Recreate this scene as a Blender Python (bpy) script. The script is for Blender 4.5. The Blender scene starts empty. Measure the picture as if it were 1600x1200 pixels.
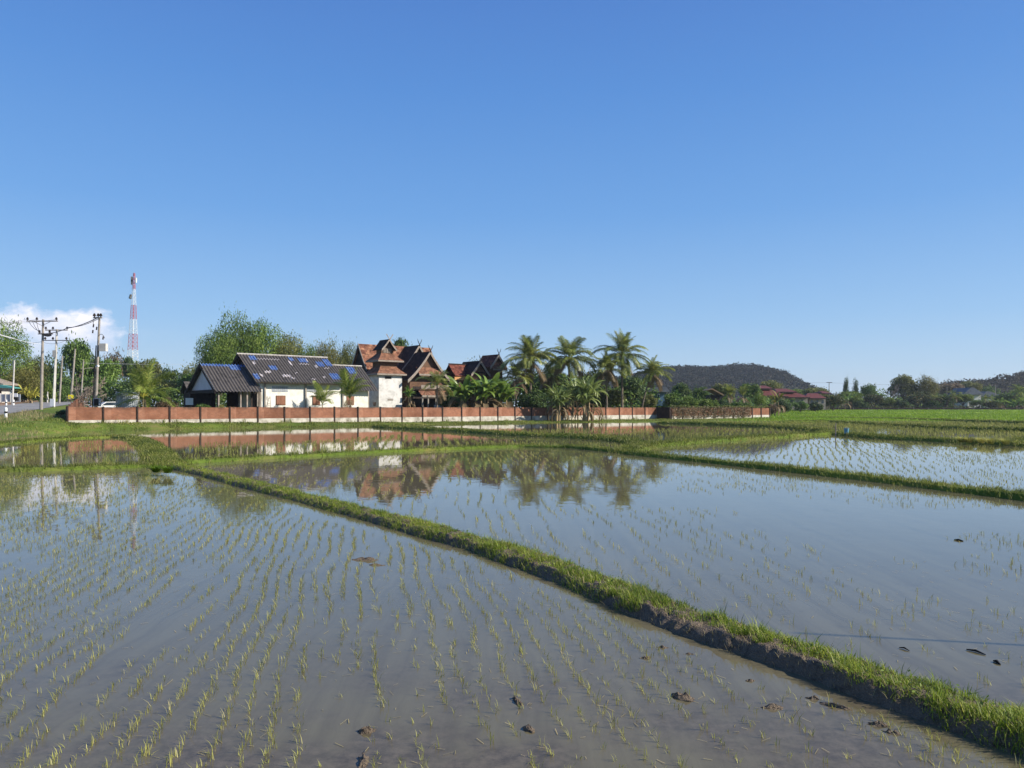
import bpy, math, random
import numpy as np
from math import radians as R
rnd = random.Random(7)
rng = np.random.default_rng(11)
SC = bpy.context.scene
COL = SC.collection

# ------------------------------------------------------------------ camera, sky, sun, exposure
CZ, F, YH = 2.2, 1200.0, 636.5            # eye height, focal length and horizon row in photo pixels
cd = bpy.data.cameras.new('camera'); cam = bpy.data.objects.new('camera', cd); COL.objects.link(cam)
cam.location = (0, 0, CZ); cam.rotation_euler = (R(90), 0, 0)
cd.sensor_width = 36; cd.lens = 27; cd.shift_y = (YH-600)/1600; cd.clip_start = .1; cd.clip_end = 20000
SC.camera = cam
SUN_AZ, SUN_EL = R(101), R(31)
w = bpy.data.worlds.new('World'); SC.world = w; w.use_nodes = True
nt = w.node_tree; nt.nodes.clear()
def wn(t, **k):
    n = nt.nodes.new(t)
    for a, b in k.items(): setattr(n, a, b)
    return n
def wm(op, a, b=None, c=None, clamp=False):
    n = wn('ShaderNodeMath', operation=op, use_clamp=clamp)
    for i, v in enumerate((a, b, c)):
        if v is None: continue
        if isinstance(v, (int, float)): n.inputs[i].default_value = v
        else: nt.links.new(v, n.inputs[i])
    return n.outputs[0]
out = wn('ShaderNodeOutputWorld')
sky = wn('ShaderNodeTexSky', sky_type='NISHITA', sun_disc=False, sun_elevation=SUN_EL, sun_rotation=SUN_AZ,
         altitude=300, air_density=1.0, dust_density=0.6, ozone_density=3.0)
EXPO = .50
bgs = wn('ShaderNodeBackground'); bgs.inputs[1].default_value = .12
tc = wn('ShaderNodeTexCoord'); sp = wn('ShaderNodeSeparateXYZ'); nt.links.new(tc.outputs['Generated'], sp.inputs[0])
# the air's blue by height over the horizon, blended with the physical sky
hr = wn('ShaderNodeValToRGB'); nt.links.new(sp.outputs[2], hr.inputs[0])
def lin(c): return tuple(((v/255+.055)/1.055)**2.4 for v in c)
stops = [(0, (192, 213, 234)), (.05, (172, 204, 236)), (.11, (147, 191, 236)), (.24, (108, 165, 230)), (.38, (86, 145, 220)), (.5, (75, 127, 207)), (.9, (46, 86, 162))]
while len(hr.color_ramp.elements) < len(stops): hr.color_ramp.elements.new(.5)
for el, (p_, c_) in zip(hr.color_ramp.elements, stops): el.position = p_; el.color = (*lin(c_), 1)
sc_ = wn('ShaderNodeVectorMath', operation='SCALE'); nt.links.new(hr.outputs[0], sc_.inputs[0]); sc_.inputs[3].default_value = 1/.12/2**EXPO
sm = wn('ShaderNodeMix', data_type='RGBA'); sm.inputs[0].default_value = .84
nt.links.new(sky.outputs[0], sm.inputs[6]); nt.links.new(sc_.outputs[0], sm.inputs[7]); nt.links.new(sm.outputs[2], bgs.inputs[0])
yy = wm('MAXIMUM', sp.outputs[1], .05)
u_ = wm('DIVIDE', sp.outputs[0], yy); e_ = wm('DIVIDE', sp.outputs[2], yy)
cb = wn('ShaderNodeCombineXYZ'); nt.links.new(wm('MULTIPLY', u_, 14), cb.inputs[0]); nt.links.new(wm('MULTIPLY', e_, 22), cb.inputs[1])
nz = wn('ShaderNodeTexNoise'); nz.inputs['Scale'].default_value = 1.6; nz.inputs['Detail'].default_value = 9; nz.inputs['Roughness'].default_value = .58
nt.links.new(cb.outputs[0], nz.inputs['Vector'])
nz2 = wn('ShaderNodeTexNoise'); nz2.inputs['Scale'].default_value = .55; nz2.inputs['Detail'].default_value = 3
nt.links.new(cb.outputs[0], nz2.inputs['Vector'])
nsum = wm('ADD', wm('MULTIPLY', wm('SUBTRACT', nz.outputs[0], .5), .055), wm('MULTIPLY', wm('SUBTRACT', nz2.outputs[0], .5), .045))
top = wm('ADD', wm('SUBTRACT', .131, e_), nsum)
side = wm('ADD', wm('MULTIPLY', wm('SUBTRACT', -.50, u_), .9), nsum)
body = wm('MULTIPLY', wm('MINIMUM', top, side), 70, clamp=True)
low = wm('MULTIPLY', wm('ADD', wm('SUBTRACT', e_, .060), wm('MULTIPLY', nsum, .6)), 24, clamp=True)
front = wm('MULTIPLY', sp.outputs[1], 20, clamp=True)
mask = wm('MULTIPLY', wm('MULTIPLY', body, low), front)
faint = wm('MULTIPLY', wm('MULTIPLY', wm('MULTIPLY', wm('SUBTRACT', nz.outputs[0], .52), 5, clamp=True), wm('MULTIPLY', wm('SUBTRACT', -.40, u_), 9, clamp=True)),
           wm('MULTIPLY', wm('MULTIPLY', wm('SUBTRACT', .105, e_), 18, clamp=True), front))
mask = wm('MAXIMUM', wm('MULTIPLY', mask, .93), wm('MULTIPLY', faint, .35))
shade = wm('MULTIPLY', wm('ADD', wm('MULTIPLY', wm('SUBTRACT', e_, .07), 9), wm('MULTIPLY', wm('SUBTRACT', nz.outputs[0], .45), 2.2)), 1.0, clamp=True)
cm = wn('ShaderNodeMix', data_type='RGBA'); nt.links.new(shade, cm.inputs[0])
cm.inputs[6].default_value = (.52, .60, .76, 1); cm.inputs[7].default_value = (.95, .89, .91, 1)
bgc = wn('ShaderNodeBackground'); nt.links.new(cm.outputs[2], bgc.inputs[0]); bgc.inputs[1].default_value = .95
mx = wn('ShaderNodeMixShader'); nt.links.new(mask, mx.inputs[0]); nt.links.new(bgs.outputs[0], mx.inputs[1]); nt.links.new(bgc.outputs[0], mx.inputs[2])
nt.links.new(mx.outputs[0], out.inputs[0])
sl = bpy.data.lights.new('sun', 'SUN'); sl.energy = 5.0; sl.angle = R(.53); sl.color = (1, .93, .82)
so = bpy.data.objects.new('sun', sl); COL.objects.link(so)
from mathutils import Vector
sdir = Vector((math.sin(SUN_AZ)*math.cos(SUN_EL), math.cos(SUN_AZ)*math.cos(SUN_EL), math.sin(SUN_EL)))
so.rotation_euler = sdir.to_track_quat('Z', 'Y').to_euler(); so.location = sdir*200
vs = SC.view_settings; vs.view_transform = 'Standard'; vs.look = 'None'; vs.exposure = EXPO; vs.gamma = 1
SC.cycles.max_bounces = 6; SC.cycles.transparent_max_bounces = 4; SC.cycles.diffuse_bounces = 2; SC.cycles.glossy_bounces = 3
SC.cycles.transmission_bounces = 2; SC.cycles.caustics_reflective = False; SC.cycles.caustics_refractive = False

# ------------------------------------------------------------------ pixel -> place helpers (photo pixels 1600x1200)
def G(px, py, z=0.0):
    Y = (CZ-z)*F/(py-YH); return np.array([(px-800)/F*Y, Y])
def AT(px, py, Y): return np.array([(px-800)/F*Y, Y, CZ-(py-YH)*Y/F])
W0 = np.array([-44.15, 76.0]); E2 = np.array([.773, .635]); M2 = np.array([-.635, .773])   # garden wall: start, along, away from camera
def SN(s, n): return W0 + E2*s + M2*n
def WS(px, n):                                   # s on the line n = const seen at photo column px
    u = (px-800)/F
    return (u*(W0[1]+M2[1]*n) - W0[0] - M2[0]*n)/(E2[0]-u*E2[1])
def DP(s, n): return SN(s, n)[1]
def ZY(s, n, py): return CZ-(py-YH)*DP(s, n)/F
def PT(s, n, z): p = SN(s, n); return (p[0], p[1], z)
def sstep(a, b, x): t = np.clip((x-a)/(b-a), 0, 1); return t*t*(3-2*t)

def height(x, y):
    x = np.asarray(x, float); y = np.asarray(y, float)
    dx, dy = x-W0[0], y-W0[1]
    s = dx*E2[0]+dy*E2[1]; n = dx*M2[0]+dy*M2[1]; s = s-.25*np.clip(n, 0, 40)
    h = np.full(x.shape, -.35)
    far = -.35 + .42*sstep(104, 118, y) + 1.1*sstep(118, 300, y)
    h = np.maximum(h, far)
    zb = np.interp(s, [-5, 0, 30, 45, 120], [.72, .62, .30, .2, .18])
    nb = np.interp(s, [0, 14, 50, 70, 90, 110], [-3.9, -4.4, -5.0, -8, -12, -16])
    bank = -.35 + (zb+.35)*sstep(0, 1, (n-nb+2)/(-nb+.5))
    bank = np.where((s > -6) & (s < 112), bank, -.35)
    comp = np.where((s > -.2) & (s < 106) & (n > 0), zb+(1.25-zb)*sstep(.05, 1.2, n), -.35)
    h = np.maximum(h, np.maximum(bank, comp))
    # road side on the left
    px = 800+F*x/np.maximum(y, 5)
    yb = np.interp(px, [-900, -300, 0, 50, 100, 140], [30, 35, 40, 52, 68, 76])
    zr = 1.2+.0297*(np.clip(y, 40, 175)-77)
    lf = -.3+(np.maximum(zr, .6)+.3)*sstep(0, 1, (y-yb+3)/np.maximum(80-yb, 6))
    wl = np.maximum(1-sstep(-1.2, .4, s), 1-sstep(-.6, .1, s))*np.where(px < 500, 1, 0)
    wl = np.where((n < 0) & (s > -3), wl*1, wl)
    h = np.maximum(h, np.where(s < .4, -.35+(lf+.35)*wl, -.35))
    return h

# ------------------------------------------------------------------ materials
def mk(name):
    m = bpy.data.materials.new(name); m.use_nodes = True
    t = m.node_tree; b = t.nodes['Principled BSDF']
    return m, t, b
def add(t, typ, **k):
    n = t.nodes.new(typ)
    for a, v in k.items(): setattr(n, a, v)
    return n
def ramp(t, fac, stops):
    r = add(t, 'ShaderNodeValToRGB'); cr = r.color_ramp
    while len(cr.elements) < len(stops): cr.elements.new(.5)
    for el, (p, c) in zip(cr.elements, stops): el.position = p; el.color = (*c, 1)
    t.links.new(fac, r.inputs[0]); return r.outputs[0]
def mixc(t, fac, a, b, mode='MIX'):
    n = add(t, 'ShaderNodeMix', data_type='RGBA', blend_type=mode)
    for i, v in ((0, fac), (6, a), (7, b)):
        if isinstance(v, (int, float)): n.inputs[i].default_value = v
        elif isinstance(v, tuple): n.inputs[i].default_value = (*v, 1)
        else: t.links.new(v, n.inputs[i])
    return n.outputs[2]
def noise(t, scale, vec=None, detail=4, rough=.55):
    n = add(t, 'ShaderNodeTexNoise'); n.inputs['Scale'].default_value = scale
    n.inputs['Detail'].default_value = detail; n.inputs['Roughness'].default_value = rough
    if vec is not None: t.links.new(vec, n.inputs['Vector'])
    return n.outputs[0]
def pos(t): return add(t, 'ShaderNodeNewGeometry').outputs['Position']
def scaled(t, vec, sc, rot=(0, 0, 0)):
    n = add(t, 'ShaderNodeMapping'); n.inputs['Scale'].default_value = sc; n.inputs['Rotation'].default_value = rot
    t.links.new(vec, n.inputs['Vector']); return n.outputs[0]
def surf(name, c1, c2, scale=2.0, rough=.8, bump=0.0, c3=None, spec=.3, metal=0):
    m, t, b = mk(name); p = pos(t)
    n1 = noise(t, scale, p, 6, .62)
    st = [(.33, c1), (.67, c2)] if c3 is None else [(.3, c1), (.52, c2), (.72, c3)]
    t.links.new(ramp(t, n1, st), b.inputs['Base Color'])
    b.inputs['Roughness'].default_value = rough; b.inputs['Specular IOR Level'].default_value = spec; b.inputs['Metallic'].default_value = metal
    if bump:
        bp = add(t, 'ShaderNodeBump'); bp.inputs['Strength'].default_value = bump; bp.inputs['Distance'].default_value = .05
        t.links.new(noise(t, scale*6, p, 5), bp.inputs['Height']); t.links.new(bp.outputs[0], b.inputs['Normal'])
    return m
def leafmat(name, a, b_, trans=.35, rough=.55, spec=.25, patch=.25, c=None):
    m, t, b = mk(name)
    g = add(t, 'ShaderNodeNewGeometry')
    oi = add(t, 'ShaderNodeObjectInfo')
    st = [(0, a), (1, b_)] if c is None else [(0, a), (.75, b_), (1, c)]
    col = ramp(t, g.outputs['Random Per Island'], st)
    hv = add(t, 'ShaderNodeHueSaturation'); t.links.new(col, hv.inputs['Color'])
    mr = add(t, 'ShaderNodeMapRange'); t.links.new(oi.outputs['Random'], mr.inputs[0]); mr.inputs[3].default_value = .78; mr.inputs[4].default_value = 1.2
    nn = noise(t, patch, g.outputs['Position'], 3)
    mr2 = add(t, 'ShaderNodeMapRange'); t.links.new(nn, mr2.inputs[0]); mr2.inputs[1].default_value = .3; mr2.inputs[2].default_value = .7
    mr2.inputs[3].default_value = .72; mr2.inputs[4].default_value = 1.25
    mu = add(t, 'ShaderNodeMath', operation='MULTIPLY'); t.links.new(mr.outputs[0], mu.inputs[0]); t.links.new(mr2.outputs[0], mu.inputs[1])
    t.links.new(mu.outputs[0], hv.inputs['Value'])
    mh = add(t, 'ShaderNodeMapRange'); t.links.new(nn, mh.inputs[0]); mh.inputs[1].default_value = .3; mh.inputs[2].default_value = .7
    mh.inputs[3].default_value = .515; mh.inputs[4].default_value = .485
    t.links.new(mh.outputs[0], hv.inputs['Hue'])
    t.links.new(hv.outputs[0], b.inputs['Base Color']); b.inputs['Roughness'].default_value = rough; b.inputs['Specular IOR Level'].default_value = spec
    tr = add(t, 'ShaderNodeBsdfTranslucent'); t.links.new(hv.outputs[0], tr.inputs[0])
    ms = add(t, 'ShaderNodeMixShader'); ms.inputs[0].default_value = trans
    t.links.new(b.outputs[0], ms.inputs[1]); t.links.new(tr.outputs[0], ms.inputs[2])
    t.links.new(ms.outputs[0], t.nodes['Material Output'].inputs[0])
    return m
M = {}
def water_material():
    m, t, b = mk('muddy_water'); p = pos(t)
    rot = math.atan2(.196, 1)
    st = scaled(t, p, (5.2, .16, 1), (0, 0, -rot))          # rows of the near paddy
    wob = noise(t, .9, p, 3); st2 = add(t, 'ShaderNodeVectorMath', operation='ADD')
    wv_ = add(t, 'ShaderNodeCombineXYZ'); wm_ = add(t, 'ShaderNodeMath', operation='MULTIPLY'); t.links.new(wob, wm_.inputs[0]); wm_.inputs[1].default_value = 1.6; t.links.new(wm_.outputs[0], wv_.inputs[0])
    t.links.new(st, st2.inputs[0]); t.links.new(wv_.outputs[0], st2.inputs[1])
    n1 = noise(t, 1.0, st2.outputs[0], 7, .68)
    n2 = noise(t, .13, p, 3)
    c1 = ramp(t, n2, [(.3, (.130, .113, .064)), (.7, (.163, .143, .084))])
    c2 = mixc(t, ramp(t, n1, [(.36, (.25, .25, .25)), (.56, (1, 1, 1))]), (.108, .091, .052), c1)
    n3 = noise(t, 1.3, p, 7, .66)
    c2 = mixc(t, ramp(t, n3, [(.58, (0, 0, 0)), (.72, (.8, .8, .8))]), c2, (.098, .079, .046))
    # shallow silt close to the near bank: the muddy bottom shows through
    sy = add(t, 'ShaderNodeSeparateXYZ'); t.links.new(p, sy.inputs[0])
    mr = add(t, 'ShaderNodeMapRange'); t.links.new(sy.outputs[1], mr.inputs[0]); mr.inputs[1].default_value = 7.5; mr.inputs[2].default_value = 3.8
    n4 = noise(t, 9, p, 8, .75); n5 = noise(t, .8, p, 4)
    f4 = ramp(t, n4, [(.40, (0, 0, 0)), (.62, (1, 1, 1))]); f5 = ramp(t, n5, [(.40, (0, 0, 0)), (.58, (1, 1, 1))])
    m1 = add(t, 'ShaderNodeMath', operation='MULTIPLY'); t.links.new(f5, m1.inputs[0]); t.links.new(mr.outputs[0], m1.inputs[1])
    c3 = mixc(t, m1.outputs[0], c2, mixc(t, f4, (.060, .046, .030), (.145, .115, .078)))
    t.links.new(c3, b.inputs['Base Color'])
    b.inputs['Roughness'].default_value = .012; b.inputs['IOR'].default_value = 1.33
    nb1 = noise(t, 2.6, scaled(t, p, (1, .7, 1)), 2, .5)
    nb2 = noise(t, 11, p, 2, .5)
    ad = add(t, 'ShaderNodeMath', operation='MULTIPLY_ADD'); t.links.new(nb2, ad.inputs[0]); ad.inputs[1].default_value = .12; t.links.new(nb1, ad.inputs[2])
    nb3 = noise(t, 26, scaled(t, p, (1, .6, 1)), 3, .6); pm = ramp(t, noise(t, .22, p, 4, .6), [(.50, (0, 0, 0)), (.66, (1, 1, 1))])
    pmm = add(t, 'ShaderNodeMath', operation='MULTIPLY'); t.links.new(nb3, pmm.inputs[0]); t.links.new(pm, pmm.inputs[1])
    ad2 = add(t, 'ShaderNodeMath', operation='MULTIPLY_ADD'); t.links.new(pmm.outputs[0], ad2.inputs[0]); ad2.inputs[1].default_value = .16; t.links.new(ad.outputs[0], ad2.inputs[2])
    bp = add(t, 'ShaderNodeBump'); bp.inputs['Strength'].default_value = 1; bp.inputs['Distance'].default_value = .0016
    t.links.new(ad2.outputs[0], bp.inputs['Height']); t.links.new(bp.outputs[0], b.inputs['Normal'])
    return m
def tile_material(name, cols, scale=1.0):
    m, t, b = mk(name)
    uv = add(t, 'ShaderNodeUVMap'); uv.uv_map = 'UVMap'
    br = add(t, 'ShaderNodeTexBrick'); t.links.new(uv.outputs[0], br.inputs['Vector'])
    br.inputs['Scale'].default_value = 1; br.inputs['Brick Width'].default_value = .36*scale; br.inputs['Row Height'].default_value = .26*scale
    br.inputs['Mortar Size'].default_value = .02; br.inputs['Color1'].default_value = (0, 0, 0, 1); br.inputs['Color2'].default_value = (1, 1, 1, 1); br.inputs['Mortar'].default_value = (.1, .1, .1, 1)
    c = ramp(t, br.outputs['Color'], cols)
    n = noise(t, 1.5, pos(t), 7, .75)
    c = mixc(t, ramp(t, n, [(.40, (0, 0, 0)), (.66, (.9, .9, .9))]), c, tuple(x*.28 for x in cols[0][1]))
    t.links.new(c, b.inputs['Base Color']); b.inputs['Roughness'].default_value = .85; b.inputs['Specular IOR Level'].default_value = .2
    bp = add(t, 'ShaderNodeBump'); bp.inputs['Strength'].default_value = .6; bp.inputs['Distance'].default_value = .06
    t.links.new(br.outputs['Color'], bp.inputs['Height']); t.links.new(bp.outputs[0], b.inputs['Normal'])
    return m
def brick_material(name, c1, c2, mort):
    m, t, b = mk(name)
    p = pos(t)
    g = scaled(t, p, (1, 1, 1), (0, 0, -math.atan2(.635, .773)))
    sx = add(t, 'ShaderNodeSeparateXYZ'); t.links.new(g, sx.inputs[0])
    cx = add(t, 'ShaderNodeCombineXYZ'); t.links.new(sx.outputs[0], cx.inputs[0]); t.links.new(sx.outputs[2], cx.inputs[1])
    br = add(t, 'ShaderNodeTexBrick'); t.links.new(cx.outputs[0], br.inputs['Vector']); br.inputs['Scale'].default_value = 1
    br.inputs['Brick Width'].default_value = .24; br.inputs['Row Height'].default_value = .085; br.inputs['Mortar Size'].default_value = .008
    br.inputs['Color1'].default_value = (*c1, 1); br.inputs['Color2'].default_value = (*c2, 1); br.inputs['Mortar'].default_value = (*mort, 1)
    n = noise(t, .55, p, 6, .7)
    c = mixc(t, ramp(t, n, [(.40, (0, 0, 0)), (.66, (.85, .85, .85))]), br.outputs['Color'], tuple(x*.45 for x in c1))
    n2 = noise(t, 1.7, scaled(t, p, (1, 1, 3)), 5, .7)
    c = mixc(t, ramp(t, n2, [(.6, (0, 0, 0)), (.75, (.5, .5, .5))]), c, (.45, .30, .20))
    oi = add(t, 'ShaderNodeObjectInfo'); hv = add(t, 'ShaderNodeHueSaturation'); mr = add(t, 'ShaderNodeMapRange'); t.links.new(oi.outputs['Random'], mr.inputs[0]); mr.inputs[3].default_value = .80; mr.inputs[4].default_value = 1.12
    t.links.new(mr.outputs[0], hv.inputs['Value']); t.links.new(c, hv.inputs['Color'])
    mr2 = add(t, 'ShaderNodeMapRange'); t.links.new(sx.outputs[2], mr2.inputs[0]); mr2.inputs[1].default_value = 1.85; mr2.inputs[2].default_value = 2.2
    n3 = noise(t, 1.1, scaled(t, p, (1, 1, .35)), 5, .7); m3 = add(t, 'ShaderNodeMath', operation='MULTIPLY'); t.links.new(mr2.outputs[0], m3.inputs[0]); t.links.new(ramp(t, n3, [(.42, (0, 0, 0)), (.62, (1, 1, 1))]), m3.inputs[1])
    c = mixc(t, m3.outputs[0], hv.outputs[0], (.085, .055, .042))
    t.links.new(c, b.inputs['Base Color']); b.inputs['Roughness'].default_value = .9; b.inputs['Specular IOR Level'].default_value = .15
    return m
M['water'] = water_material()
def ground_material():
    m, t, b = mk('earth_and_short_grass'); p = pos(t)
    n = noise(t, .35, p, 8, .65); n2 = noise(t, .05, p, 4)
    g = ramp(t, n, [(.3, (.060, .092, .018)), (.5, (.11, .165, .028)), (.68, (.18, .17, .06))])
    d = ramp(t, n2, [(.38, (.9, .9, .9)), (.62, (1.25, 1.15, .9))])
    t.links.new(mixc(t, 1.0, g, d, 'MULTIPLY'), b.inputs['Base Color']); b.inputs['Roughness'].default_value = .95; b.inputs['Specular IOR Level'].default_value = .1
    return m
M['ground'] = ground_material()
M['mud'] = surf('wet_brown_mud', (.062, .044, .029), (.19, .142, .094), 9, .70, 1.0, c3=(.11, .08, .053), spec=.4)
M['asphalt'] = surf('worn_grey_road', (.20, .195, .185), (.29, .28, .265), .8, .9, .1)
M['dirt'] = surf('red_dirt', (.26, .15, .085), (.36, .24, .15), .7, .95, .2)
M['brick'] = brick_material('orange_brick', (.35, .142, .078), (.26, .10, .058), (.28, .19, .13))
M['brick_pier'] = brick_material('pale_orange_brick', (.44, .20, .12), (.36, .15, .085), (.3, .2, .14))
M['plinth'] = surf('whitewashed_concrete', (.20, .175, .13), (.50, .46, .38), 1.4, .9, .3, c3=(.64, .60, .52))
M['post_dark'] = surf('dark_weathered_post', (.022, .016, .014), (.06, .035, .025), 3, .9)
M['white_wall'] = surf('cream_painted_wall', (.58, .54, .45), (.76, .73, .65), 1.1, .85, .1, c3=(.80, .77, .70))
M['tower_wall'] = surf('streaked_white_render', (.40, .385, .35), (.64, .62, .58), 1.3, .85, .2, c3=(.72, .70, .66))
M['corr'] = surf('weathered_corrugated_sheet', (.042, .038, .034), (.105, .093, .083), 1.4, .75, 0, c3=(.065, .057, .051), spec=.25)
M['corr_blue'] = surf('faded_blue_sheet', (.03, .065, .20), (.085, .16, .37), 2.6, .7, 0, c3=(.25, .30, .38), spec=.2)
M['pale_sheet'] = surf('pale_repair_sheet', (.40, .36, .34), (.62, .56, .54), 2, .6)
M['ridge'] = surf('pale_ridge_cap', (.28, .25, .22), (.50, .47, .42), 2, .8)
M['shutter'] = surf('brown_wood_shutter', (.20, .085, .048), (.28, .13, .075), 5, .8)
M['dark'] = surf('dark_timber', (.016, .012, .010), (.045, .030, .022), 2, .85)
M['brown_wood'] = surf('brown_timber', (.09, .047, .027), (.17, .09, .05), 3, .8)
M['grey_wood'] = surf('silvered_timber', (.20, .165, .13), (.36, .30, .245), 3, .85, .2)
M['gable_panel'] = surf('shaded_gable_boards', (.46, .46, .48), (.58, .58, .60), 1, .8)  # white boards, their shade put into the grey
M['tile_orange'] = tile_material('orange_clay_tiles', [(0, (.13, .048, .030)), (.3, (.31, .135, .075)), (.7, (.42, .21, .12)), (1, (.11, .042, .028))], 1.5)
M['tile_soft'] = tile_material('pale_orange_tiles', [(0, (.19, .083, .050)), (.5, (.35, .180, .104)), (1, (.27, .122, .072))], .9)
M['tile_red'] = tile_material('dark_red_clay_tiles', [(0, (.11, .030, .020)), (.5, (.25, .075, .045)), (1, (.33, .13, .08))])
M['tile_shaded'] = tile_material('shaded_tiles', [(0, (.020, .014, .012)), (.5, (.055, .035, .028)), (1, (.09, .05, .035))])  # clay tiles with the dark slopes' shade put into their colour
M['maroon'] = surf('maroon_roof_tiles', (.095, .026, .020), (.15, .042, .033), 1.2, .7)
M['orange_board'] = surf('orange_board', (.50, .25, .09), (.58, .31, .12), 2, .8)
M['concrete'] = surf('pale_concrete', (.42, .40, .36), (.60, .57, .52), 1.5, .85)
M['concrete_old'] = surf('grey_concrete', (.22, .195, .165), (.36, .32, .275), 1.5, .9)
M['black'] = surf('black_paint', (.014, .014, .014), (.03, .03, .03), 2, .9, spec=.1)
M['white'] = surf('white_paint', (.72, .72, .70), (.80, .80, .79), 2, .6)
M['red'] = surf('red_tower_paint', (.44, .055, .04), (.52, .09, .07), .3, .6)
M['cable'] = surf('dark_cable', (.03, .03, .03), (.07, .065, .06), 2, .6)
M['cable_pale'] = surf('pale_cable', (.55, .55, .55), (.65, .65, .65), 2, .5)
M['grey_metal'] = surf('grey_metal_sheet', (.30, .33, .36), (.42, .45, .48), 1.5, .6)
M['yellow'] = surf('yellow_sign_paint', (.78, .66, .02), (.84, .72, .04), 2, .6)
M['blue_paint'] = surf('faded_blue_paint', (.08, .15, .24), (.12, .21, .31), 1, .8)
M['blue_plastic'] = surf('blue_plastic', (.10, .27, .36), (.18, .38, .46), 5, .5)
M['grey_roof'] = surf('grey_roof_sheet', (.12, .13, .145), (.19, .20, .215), 1, .9, spec=.1)
M['teal'] = surf('teal_awning', (.07, .28, .25), (.11, .36, .32), 2, .7)
M['glass'] = surf('dark_window_glass', (.02, .03, .04), (.05, .07, .09), 2, .1, spec=.6)
M['bark'] = surf('grey_brown_bark', (.07, .052, .038), (.15, .115, .085), 6, .9, .5)
M['palm_bark'] = surf('ringed_palm_bark', (.13, .10, .07), (.24, .19, .14), 7, .9, .5)
M['dry_stem'] = surf('dry_leaf_sheath', (.25, .18, .10), (.40, .30, .17), 5, .9, .3)
M['twig'] = surf('pale_dry_twig', (.17, .135, .105), (.27, .22, .175), 4, .9)
M['hill'] = surf('dry_hill_scrub', (.045, .040, .026), (.085, .066, .042), .02, .95)
M['leaf'] = leafmat('mid_green_leaf', (0.042, 0.085, 0.018), (0.142, 0.235, 0.042), .3, c=(0.226, 0.320, 0.075))
M['leaf_dark'] = leafmat('dark_green_leaf', (0.026, 0.056, 0.018), (0.091, 0.151, 0.034), .25, c=(0.160, 0.217, 0.056))
M['leaf_red'] = leafmat('mango_leaf_reddish', (0.031, 0.053, 0.018), (0.096, 0.131, 0.031), .25, c=(0.263, 0.149, 0.061))
M['leaf_olive'] = leafmat('olive_leaf', (0.073, 0.089, 0.026), (0.211, 0.227, 0.056), .35, c=(0.292, 0.292, 0.097))
M['leaf_gold'] = leafmat('golden_bamboo_leaf', (0.072, 0.084, 0.018), (0.240, 0.228, 0.054), .35, c=(0.336, 0.288, 0.096))
M['leaf_bamboo'] = leafmat('bamboo_leaf', (0.064, 0.118, 0.022), (0.191, 0.282, 0.047), .38, c=(0.291, 0.364, 0.091))
M['leaf_light'] = leafmat('light_green_leaf', (0.090, 0.138, 0.025), (0.207, 0.290, 0.048), .4, c=(0.304, 0.373, 0.083))
M['leaf_brown'] = leafmat('dry_season_leaf', (0.098, 0.072, 0.042), (0.221, 0.163, 0.091), .3, c=(0.286, 0.221, 0.130))
M['palm'] = leafmat('palm_leaflet', (0.105, 0.142, 0.027), (0.246, 0.290, 0.057), .40, .4, .5, c=(0.468, 0.419, 0.136))
M['palm_young'] = leafmat('young_palm_leaflet', (0.132, 0.187, 0.024), (0.286, 0.352, 0.055), .42, .4, .45, c=(0.484, 0.462, 0.132))
M['palm_dry'] = leafmat('dry_palm_leaflet', (.14, .10, .055), (.30, .22, .12), .3)
M['banana'] = leafmat('banana_leaf', (0.115, 0.201, 0.034), (0.265, 0.380, 0.071), .42, .38, .45, patch=1.2)
M['strap'] = leafmat('strap_leaf', (0.103, 0.161, 0.040), (0.253, 0.310, 0.086), .35, .4, .4, c=(0.414, 0.380, 0.138))
M['yellow_leaf'] = leafmat('yellow_variegated_leaf', (.30, .30, .04), (.62, .55, .10), .4)
M['grass'] = leafmat('bund_grass', (.105, .165, .018), (.29, .37, .040), .45, .5, .3, patch=.9, c=(.44, .44, .10))
M['grass_far'] = leafmat('bank_grass', (.095, .125, .024), (.225, .265, .050), .42, .6, .2, patch=.22, c=(.42, .37, .16))
M['grass_dry'] = leafmat('dry_grass', (0.286, 0.234, 0.111), (0.494, 0.416, 0.221), .35, .7, .2, patch=.3)
M['rice_far'] = leafmat('young_rice_sward', (.14, .25, .018), (.28, .42, .032), .45, .5, .25, patch=.06)
M['seedling'] = leafmat('rice_seedling', (.27, .28, .06), (.48, .48, .12), .42, .5, .3, patch=.5, c=(.62, .56, .24))
M['seedling_far'] = leafmat('rice_seedling_pale', (.20, .225, .05), (.36, .38, .095), .42, .6, .25, patch=.2, c=(.50, .46, .18))

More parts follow.
